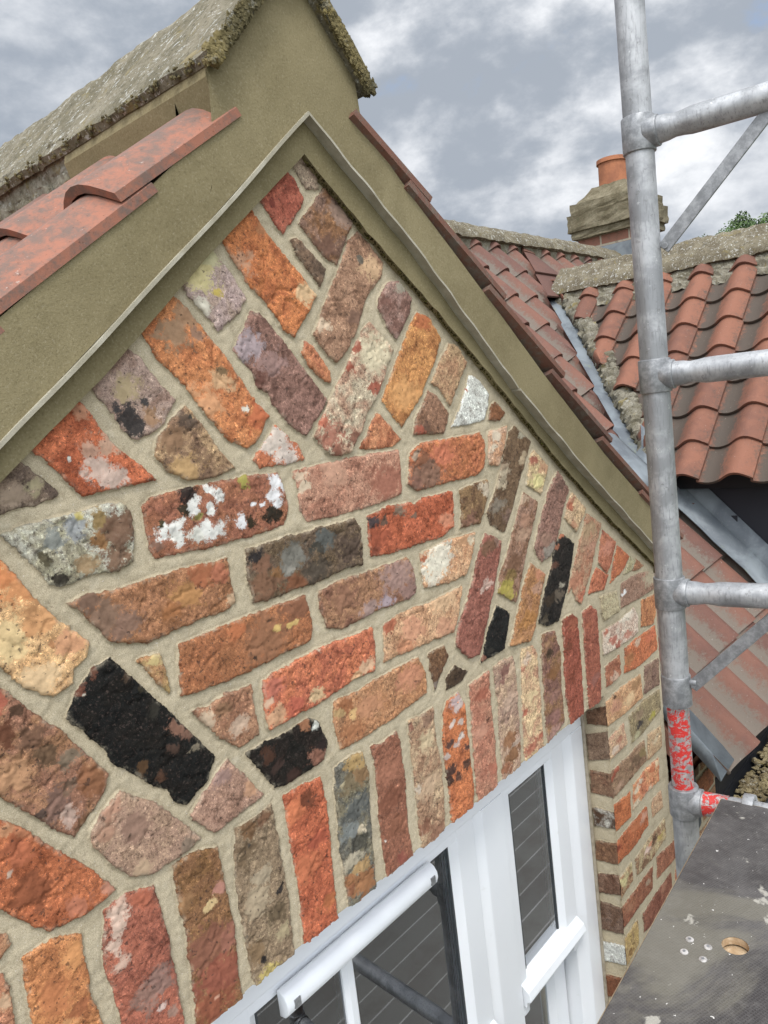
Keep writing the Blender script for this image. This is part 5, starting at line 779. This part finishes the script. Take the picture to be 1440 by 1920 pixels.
# ------------------------------------------------------------------ main house behind
house=thing('tiled_house','brown red pantiled house with a brick chimney, behind the near gable','house',(5,1.8,-4.3))
PM=R_(47); cm_,sm_=math.cos(PM),math.sin(PM); GM=.161/cm_
def d2l(c):  # keep main tiles left of the valley
    return True
def keepm(c):
    if c.x<2.0 and c.y<.35 and c.z<mz(.35): 
        return c.x>1.97
    # gable body
    zr=min(lineR(c.x),1.2)
    if c.x<1.97: return c.z>zr-.15 and c.x>GX+.5 and c.z>1.25-(c.x-GX)*.765-.25
    # second dormer: hidden inside it
    if c.x>3.12 and c.y>.46:
        xv=3.12+(c.y-.46)*(4.12-3.12)/(1.36-.46)+.0; xr=8.4-xv
        return not (c.x>xv and c.x<xr)
    if 3.24<c.x<5.16: return False
    return True
mt=MB()
# rows: lower end of row k at Y=1.64-.161*(k+1)
O=Vector((1.42,1.640+.161,mz(1.640+.161)-.034))
def clm(p):
    if p.y>1.70: p=Vector((p.x,1.70,p.z-(p.y-1.70)*1.0724))
    if p.x<2.03 and p.y<.45: p=Vector((2.03,p.y,p.z))
    if 2.5<p.x<4.4 and p.y>.40:
        xc=3.12+(p.y-.46)*1.111-.125
        if p.x>xc: p=Vector((xc,p.y,p.z))
    return p
def cld(p):
    yc=.46+(p.x-3.12)*.9-.02
    if p.y>yc and p.y>.3: p=Vector((p.x,max(yc,.3),p.z))
    return p
pantiles(mt,O,(1,0,0),(0,-cm_,-sm_),(0,-sm_,cm_),(0,38),(0,12),.2,GM,.050,1,keepm,tw=.27,lap=.05,seed=21,lift=.019,clamp=clm)
mt.build('roof_tiles',M_TILEM,house,smooth=True)
ml=MB()
for x0,x1,ya in ((-6,-.45,-.05),(-.44,1.96,.75),(1.975,8.85,-.02)):
    dzz=-.12 if x0<1 else 0
    ml.prism([(x0,ya,mz(ya)-.05+dzz),(x0,1.64,mz(1.64)-.05+dzz),(x0,3.4,.0),(x0,3.4,-.1),(x0,1.64,mz(1.64)-.25),(x0,ya,mz(ya)-.12+dzz)],(x1-x0,0,0))
ml.build('roof_slope',M_TILEM,house)
hb=MB(); hb.box((1.97,.30,-4.3),(8.8,3.4,-.40)); hb.box((-6,.31,-4.3),(-.34,3.2,-.40)); hb.build('wall',M_BRP,house)
mrg=MB(); ridge(mrg,[(1.60,1.61),(1.61,1.64),(1.66,1.695),(1.73,1.725),(1.80,1.695),(1.85,1.64),(1.86,1.61)],[(1.63,1.60),(1.66,1.66),(1.73,1.69),(1.80,1.66),(1.83,1.60)],1.35,8.9,170,.007,axis=0,seg=.45)
mrg.build('ridge_tiles',M_RIDGEB,house,smooth=True)
mrm=MB(); mrm.box((1.36,1.625,1.50),(8.85,1.84,1.63)); mrm.build('ridge_mortar',M_OLDM,house)
# chimney
ch=MB(); CX,CY=5.99,1.73; ch.box((CX-.23,CY-.23,1.2),(CX+.23,CY+.23,1.86)); cho=ch.build('chimney',M_BRP,house)
st=MB()
def rough_box(mb,c,hx,hy,z0,z1,seed,amp=.006,taper=0.0):
    rr=random.Random(seed); n=7; vs=[];fs=[]
    ring=[]
    for k in range(4):
        for t in range(n): ring.append((k,t/n))
    for b in range(5):
        s=b/4; z=z0+(z1-z0)*s; f=1-taper*s
        for k,t in ring:
            x,y=[(-1+2*t,-1),(1,-1+2*t),(1-2*t,1),(-1,1-2*t)][k]
            vs.append((c[0]+x*hx*f+rr.uniform(-amp,amp),c[1]+y*hy*f+rr.uniform(-amp,amp),z+rr.uniform(-amp,amp)*.6))
    m=len(ring)
    for b in range(4):
        for j in range(m): fs.append((b*m+j,b*m+(j+1)%m,(b+1)*m+(j+1)%m,(b+1)*m+j))
    fs+=[tuple(range(m-1,-1,-1)),tuple(range(4*m,5*m))]; mb.add(vs,fs)
rough_box(st,(CX,CY),.265,.265,1.84,1.90,1); rough_box(st,(CX,CY),.285,.285,1.895,2.02,2); rough_box(st,(CX,CY),.262,.262,2.015,2.10,3); rough_box(st,(CX,CY),.235,.235,2.095,2.215,4,.006,.45)
s2=st.build('chimney_cap',M_STONE,cho)
pt=MB()
pt.tube((CX-.03,CY,2.18),(CX-.03,CY,2.39),.108,28,.104,rings=4); pt.tube((CX-.03,CY,2.375),(CX-.03,CY,2.405),.117,28,.115)
pt.build('chimney_pot',M_POT,cho,smooth=True)
lf=MB(); lf.prism([(CX-.235,CY-.24,1.60),(CX-.235,CY-.24,1.75),(CX-.235,CY+.24,1.75),(CX-.235,CY+.24,1.60)],(-.004,0,0)); lf.box((CX-.24,CY-.245,1.58),(CX+.24,CY-.2355,1.72)); lf.build('lead_flashing',M_LEAD,house)
# gutter with its moss
gt=MB(); gy,gz,gr=-.185,-.405,.056; vs=[];fs=[];xs=(1.985,8.9)
pr=[(gy+r*math.cos(a),gz+r*math.sin(a)) for r,rg_ in ((gr,1),) for a in [math.pi+math.pi*k/14 for k in range(15)]]+[(gy+(gr-.003)*math.cos(a),gz+(gr-.003)*math.sin(a)) for a in [2*math.pi-math.pi*k/14 for k in range(15)]]
gt.prism([(xs[0],y,z) for y,z in pr],(xs[1]-xs[0],0,0))
gt.prism([(xs[0]-.004,gy+gr*math.cos(math.pi+math.pi*k/14)*1.06,gz+gr*math.sin(math.pi+math.pi*k/14)*1.06) for k in range(15)],(.005,0,0))
gt.tube((xs[0],gy-gr,gz+.002),(xs[1],gy-gr,gz+.002),.0045,8)
gt.box((1.985,-.128,-.415),(8.9,-.118,-.352)); gt.build('gutter',M_BLACK,house)
dp_=MB(); dp_.tube((2.03,-.185,-.44),(2.03,-.16,-.56),.034,20); dp_.tube((2.03,-.16,-.55),(2.03,-.05,-.66),.034,20); dp_.tube((2.03,-.05,-.65),(2.03,-.05,-4.3),.034,20); dp_.build('downpipe',M_BLACK,house,smooth=True)
gm=MB(); rr=random.Random(3)
clumps(gm,[(rr.uniform(2.0,3.6),gy+rr.uniform(-.03,.03),gz-.02+rr.uniform(0,.012)) for _ in range(600)],.012,2600,4,(1,1,.6))
gm.build('gutter_moss',material('gutter moss',m_lichen((.16,.125,.07),(.28,.23,.13),.25,.8),.95,spec=.05),house)

# ------------------------------------------------------------------ second dormer
dor=thing('dormer','orange pantiled dormer with black side cladding and lead valley, right of the scaffold pole',"dormer",(4.15,.6,-.3))
MD=.905; pd=math.atan(MD); cdm,sdm=math.cos(pd),math.sin(pd)
ZR=1.345; XR=4.19
def dz(x): return ZR-(XR-x)*MD
dt=MB()
def keepd(c):
    xv=3.12+(c.y-.46)*(1.0/.90)
    return c.y<.40 or c.x>xv-.02
pantiles(dt,(XR-.02,-.352,dz(XR-.02)-.03),(0,1,0),(-cdm,0,-sdm),(-sdm,0,cdm),(0,10),(0,8),.2,.1862,.044,-1,keepd,lap=.05,seed=31,lift=.019,th=.012,clamp=cld)
dt.build('roof_tiles',M_TILED,dor,smooth=True)
dr_=MB(); cc2=2*XR
pantiles(dr_,(XR+.02,-.352,dz(XR-.02)-.03),(0,1,0),(cdm,0,-sdm),(sdm,0,cdm),(0,10),(0,8),.2,.1862,.044,1,lambda c:c.z>mz(c.y)-.05,lap=.05,seed=32,lift=.019,th=.012)
dr_.build('roof_tiles',M_TILED,dor,smooth=True)
rd=MB(); ridge(rd,[(XR-.155,ZR-.095),(XR-.145,ZR-.06),(XR-.02,ZR+.052),(XR,ZR+.058),(XR+.02,ZR+.052),(XR+.145,ZR-.06),(XR+.155,ZR-.095)],[(XR-.13,ZR-.10),(XR-.11,ZR-.06),(XR,ZR+.02),(XR+.11,ZR-.06),(XR+.13,ZR-.10)],-.36,1.33,110,.006,seg=.45)
rd.build('ridge_tiles',M_RIDGEB,dor,smooth=True)
rb=MB(); ridge(rb,[(XR-.20,ZR-.20),(XR-.15,ZR-.12),(XR-.11,ZR-.06)],[(XR-.10,ZR-.20),(XR-.08,ZR-.1),(XR-.06,ZR-.06)],-.34,1.30,90,.010,seg=0); rb.box((XR-.12,-.33,ZR-.25),(XR+.12,1.25,ZR-.05)); rb.build('ridge_mortar',M_OLDM,dor)
# valley mortar edge and lead
def vpt(t,dx=0,up=0): # along the valley on the main roof, t 0 bottom .. 1 top
    y=.40+t*(1.30-.40); x=3.06+t*(4.08-3.06)+dx; return (x,y,mz(y)+.03+up)
vl=MB(); n=20; vs=[];fs=[]
for i in range(n):
    t=-.06+1.10*i/(n-1); vs+=[vpt(t,-.24,-.058),vpt(t,-.10,-.045),vpt(t,.0,-.01),vpt(t,.08,.06)]
for i in range(n-1):
    for j in range(3): fs.append((i*4+j,i*4+j+1,i*4+j+5,i*4+j+4))
vl.add(vs,fs)
# apron along the foot of the cheek and the curled bottom end of the valley
ap=[(3.20-.0,y,mz(y)+.075) for y in np.linspace(.52,-.06,12)]; bp=[(3.07+.01*math.sin(i*1.7),y,mz(y)+.034+.006*math.sin(i*1.1)) for i,y in enumerate(np.linspace(.52,-.06,12))]; tp=[(3.212,y,mz(y)+.17) for y in np.linspace(.52,-.06,12)]
vs=ap+bp+tp; fs=[(i,i+1,12+i+1,12+i) for i in range(11)]+[(i,i+1,24+i+1,24+i) for i in range(11)]; vl.add(vs,fs)
vs=[];fs=[]
for i in range(7):
    for j in range(5):
        a=i/6;b=j/4; y=.60-a*.20; x=2.93+b*.20; vs.append((x,y,mz(y)+.052+.020*math.sin(math.pi*b)+.01*a))
for i in range(6):
    for j in range(4): q=i*5+j; fs.append((q,q+1,q+6,q+5))
vl.add(vs,fs)
o=vl.build('lead_flashing',M_LEAD,dor,smooth=True); s_=o.modifiers.new('s','SOLIDIFY'); s_.thickness=.004
def rope(mb,pts,r,n=120,seg=12,seed=0,amp=.35,sq=(1,1,1)):
    P=[Vector(p) for p in pts]; vs=[];fs=[]
    for i in range(n+1):
        t=i/n*(len(P)-1); k=min(int(t),len(P)-2); c=P[k].lerp(P[k+1],t-k); d=(P[k+1]-P[k]).normalized(); u=d.orthogonal().normalized(); v=d.cross(u)
        for q in range(seg):
            a=2*math.pi*q/seg; f=1+amp*2*float(fbm(np.array([i*.35+seed]),np.array([math.cos(a)*1.3+math.sin(a)*2+5]),1.0,4,.6)[0])
            o_=(u*math.cos(a)+v*math.sin(a))*r*f; vs.append(c+Vector((o_.x*sq[0],o_.y*sq[1],o_.z*sq[2])))
    for i in range(n):
        for q in range(seg): fs.append((i*seg+q,i*seg+(q+1)%seg,(i+1)*seg+(q+1)%seg,(i+1)*seg+q))
    mb.add(vs,fs)
vmz=MB(); rope(vmz,[vpt(t,.055,.05) for t in np.linspace(-.02,1.04,8)],.036,260,12,3,.45)
rope(vmz,[vpt(t,.10,.085) for t in np.linspace(0.0,1.04,8)],.032,260,12,9,.45); vmz.build('valley_mortar',M_OLDM,dor,smooth=True)
rr=random.Random(3)
dk=MB(); dk.prism([(3.215,-.30,-.6),(3.215,.44,.18),(3.215,.44,.30),(3.215,-.30,.30)],(.0045,0,0))
dk.prism([(3.22,-.28,-.5),(5.16,-.28,-.5),(5.16,-.28,.30),(XR,-.28,1.2),(3.22,-.28,.30)],(0,.70,0)); dk.prism([(3.7,.42,.2),(4.68,.42,.2),(4.68,.42,.72),(XR,.42,1.2),(3.7,.42,.72)],(0,.8,0)); dk.build('cheek',M_CHEEK,dor)
df=MB(); df.box((3.165,-.33,.262),(3.2145,.44,.335)); df.build('fascia',M_BLACK,dor,bevel=.003)
sm=MB(); sm.prism([(3.2135,.50,.50),(3.2135,.50,.494),(3.2135,-.1,.494-.643),(3.2135,-.1,.5-.643)],(-.006,0,-.24))
for y in (.16,-.03): sm.box((3.205,y-.012,mz(y)+.135),(3.214,y+.012,mz(y)+.16))
sm.build('cladding_seam',M_CHEEK,dor)

# ------------------------------------------------------------------ scaffold
PX,PY=1.445,-.24; rdv=Vector((.0995,-.995,0)).normalized(); TZ=(1.170,.739,.319,-.117)
sc=thing('scaffold_tower','grey aluminium scaffold ladder frame with chipped red paint on its lower joint','scaffold',(PX,PY,-4.3))
W_=.85
def frame(parent,px,py,detail=True):
    P=Vector((px,py,0)); E=P+rdv*W_
    up_=MB(); up_.tube((px,py,.088),(px,py,2.4),.0254,40,rings=24,ri=lambda t:1); up_.tube((px,py,-4.3),(px,py,-.15),.0248,40)
    up_.build('upright',M_ALU,parent,smooth=True)
    sp=MB(); sp.tube((px,py,-.16),(px,py,.10),.0212,36,rings=10); sp.build('spigot',M_RED,parent,smooth=True)
    u2=MB(); u2.tube((E.x,E.y,-4.3),(E.x,E.y,2.4),.0254,32); u2.build('upright',M_ALU,parent,smooth=True)
    zs=list(TZ)+[TZ[3]-.431*k for k in range(1,9)]
    for z in zs:
        def crimp(t): return 1-.16*math.exp(-((t-.055)/.018)**2)
        r=MB(); r.tube(P+rdv*.024+Vector((0,0,z)),E-rdv*.024+Vector((0,0,z)),.0232,36,rings=60,ri=crimp); r.build('rung',M_ALU,parent,smooth=True)
        for q in (P,E):
            c=MB(); d=rdv if q is P else -rdv
            c.tube((q.x,q.y,z-.031),(q.x,q.y,z+.031),.0292,36); c.tube(q+d*.012+Vector((0,0,z)),q+d*.036+Vector((0,0,z)),.0272,32); c.build('collar',M_ALUD,parent,smooth=True,bevel=.0015)
    # joint sleeve above the red spigot
    j=MB(); j.tube((px,py,.088),(px,py,.150),.0282,36); j.tube(P+rdv*.02+Vector((0,0,.137)),P+rdv*.040+Vector((0,0,.137)),.0075,12)
    j.build('joint_sleeve',M_ALUD,parent,smooth=True,bevel=.0015)
    for z0,z1 in ((.965,1.147),(.128,.296)):
        b=MB(); a0=P+rdv*.030+Vector((0,0,z0)); a1=P+rdv*(.030+(z1-z0)*1.0)+Vector((0,0,z1)); d=(a1-a0).normalized(); s=Vector((0,0,1)).cross(rdv).normalized()*.003; nn=d.cross(s).normalized()*.0115
        b.prism([a0-nn-s,a1-nn-s,a1+nn-s,a0+nn-s],s*2); b.tube(a0-s*2+d*.006,a0+s*2+d*.006,.006,10); b.build('brace',M_ALUD,parent,bevel=.001)
frame(sc,PX,PY)
rp=MB(); rp.tube(Vector((PX,PY,TZ[3]))+rdv*.0385,Vector((PX,PY,TZ[3]))+rdv*.085,.0236,30,caps=False); rp.build('paint_band',M_RED,sc,smooth=True)

dk_a=Vector((.9984,.0565,0)); dk_b=Vector((.0565,-.9984,0)); P0=Vector((1.436,-.3173,-.09))
deck=thing('scaffold_platform','dirty dark plywood work platform with a round finger hole, lying on the scaffold rung','platform',(.4,-.6,-.10))
dm=MB(); LN,WD,th=2.3,.60,.012
def dp(s,t,z=0): return P0-dk_a*s+dk_b*t+Vector((0,0,z))
hc=Vector((1.043,-.456,-.09)); hs=-(hc-P0).dot(dk_a); ht=(hc-P0).dot(dk_b); q=.04; hr=.0185
for (s0,s1,t0,t1) in ((0,hs-q,0,WD),(hs+q,LN,0,WD),(hs-q,hs+q,0,ht-q),(hs-q,hs+q,ht+q,WD)):
    dm.add([dp(s0,t0),dp(s1,t0),dp(s1,t1),dp(s0,t1)],[(0,1,2,3)])
    dm.add([dp(s0,t0,-th),dp(s1,t0,-th),dp(s1,t1,-th),dp(s0,t1,-th)],[(3,2,1,0)])
K=32; ci=[];sq=[]
for k in range(K):
    a=2*math.pi*k/K; c,s=math.cos(a),math.sin(a); m_=max(abs(c),abs(s)); ci.append((hs+hr*c,ht+hr*s)); sq.append((hs+q*c/m_,ht+q*s/m_))
for z in (0,-th):
    dm.add([dp(*p,z) for p in ci+sq],[(k,(k+1)%K,K+(k+1)%K,K+k) for k in range(K)])
dmo=dm.build('deck_board',M_DECK,deck)
de=MB()
for a,b in (((0,0),(LN,0)),((LN,0),(LN,WD)),((LN,WD),(0,WD)),((0,WD),(0,0))):
    n=60; vs=[];fs=[]
    for i in range(n+1):
        s=a[0]+(b[0]-a[0])*i/n; t=a[1]+(b[1]-a[1])*i/n; j=rr.uniform(-.0006,.0006)
        vs+=[dp(s+j,t-(.0012 if a[1]==b[1]==0 else 0),.0002),dp(s+j,t,-th)]
    de.add(vs,[(2*i,2*i+1,2*i+3,2*i+2) for i in range(n)])
de.add([dp(*p,z) for z in (-.0005,-th) for p in ci],[(k,(k+1)%K,K+(k+1)%K,K+k) for k in range(K)])
de.build('deck_edge',M_WOOD,dmo)
for x,y in ((1.022,-.398),(1.02,-.425),(.993,-.4),(.992,-.427)):
    r=MB(); r.tube((x,y,-.0902),(x,y,-.0882),.0062,20,.0052); r.build('rivet',M_RIV,deck,smooth=True,bevel=.0006)
    r=MB(); r.tube((x,y,-.0884),(x,y,-.0878),.0022,12); r.build('rivet_pin',M_ALUD,deck)
bt=MB(); bt.prism([dp(hs-.05,.03,-.016),dp(hs+.05,.03,-.016),dp(hs+.05,WD-.03,-.016),dp(hs-.05,WD-.03,-.016)],(0,0,-.03)); bt.build('batten',M_WOOD,deck)
fr=MB()
for t in (.02,WD-.05): fr.prism([dp(.03,t,-.0125),dp(LN,t,-.0125),dp(LN,t+.03,-.0125),dp(.03,t+.03,-.0125)],(0,0,-.05))
fr.build('side_rail',M_ALU,deck)
for off in (.112,.50):
    h=MB(); c0=Vector((PX,PY,TZ[3]))+rdv*off; vs=[];fs=[];n=22; ex=rdv*.020; side=Vector((0,0,1)).cross(rdv).normalized()
    for i in range(n+1):
        a=R_(-60)+R_(270)*i/n
        d=side*math.cos(a)+Vector((0,0,1))*math.sin(a)
        for r in (.0245,.0345):
            vs+=[c0+d*r,c0+d*r+ex]
    for i in range(n):
        o_=i*4; fs+=[(o_,o_+4,o_+5,o_+1),(o_+2,o_+3,o_+7,o_+6),(o_,o_+2,o_+6,o_+4),(o_+1,o_+5,o_+7,o_+3)]
    fs+=[(0,1,3,2),(4*n,4*n+2,4*n+3,4*n+1)]
    h.add(vs,fs); h.build('hook',M_ALU,deck,smooth=True,bevel=.001)

# ------------------------------------------------------------------ tree far behind
tree=thing('leafy_tree','green leafy treetop rising behind the ridge of the right hand dormer','tree',(24.3,5.2,-4.3))
tk=MB(); tk.tube((24.3,5.2,-4.3),(24.25,5.2,2.6),.22,12,.07,rings=4)
for i in range(7):
    a=i*.9; tk.tube((24.27,5.2,.2+.3*i),(24.27+math.cos(a)*1.1,5.2+math.sin(a)*1.1,1.6+.35*i),.07,8,.02)
tk.build('trunk',M_BARK,tree,smooth=True)
lv=MB(); rr=random.Random(12)
cl_=[(24.2+rr.uniform(-1.3,1.3),5.1+rr.uniform(-1.7,1.5),rr.uniform(2.0,4.3)) for _ in range(50)]+[(24.1,5.75,4.75),(24.1,5.95,4.6),(24.1,6.25,4.35),(24.1,5.5,4.5),(24.2,5.1,4.6),(24.2,4.8,4.85),(24.1,6.45,4.1),(24.1,5.3,4.35),(24.1,5.9,4.3)]
for c in cl_:
    cr_=rr.uniform(.22,.45); tvb=rr.random()
    for _ in range(230):
        d=Vector((rr.gauss(0,1),rr.gauss(0,1),rr.gauss(0,1))).normalized()*cr_*rr.random()**.4
        p=Vector(c)+d; s=rr.uniform(.035,.07); u=Vector((rr.gauss(0,1),rr.gauss(0,1),rr.gauss(0,1))).normalized(); v=u.orthogonal().normalized()
        lv.add([p-u*s,p+v*s*.5,p+u*s,p-v*s*.5],[(0,1,2,3)],tv=min(1,max(0,tvb*.6+rr.random()*.5)))
lv.build('crown',M_LEAF,tree)
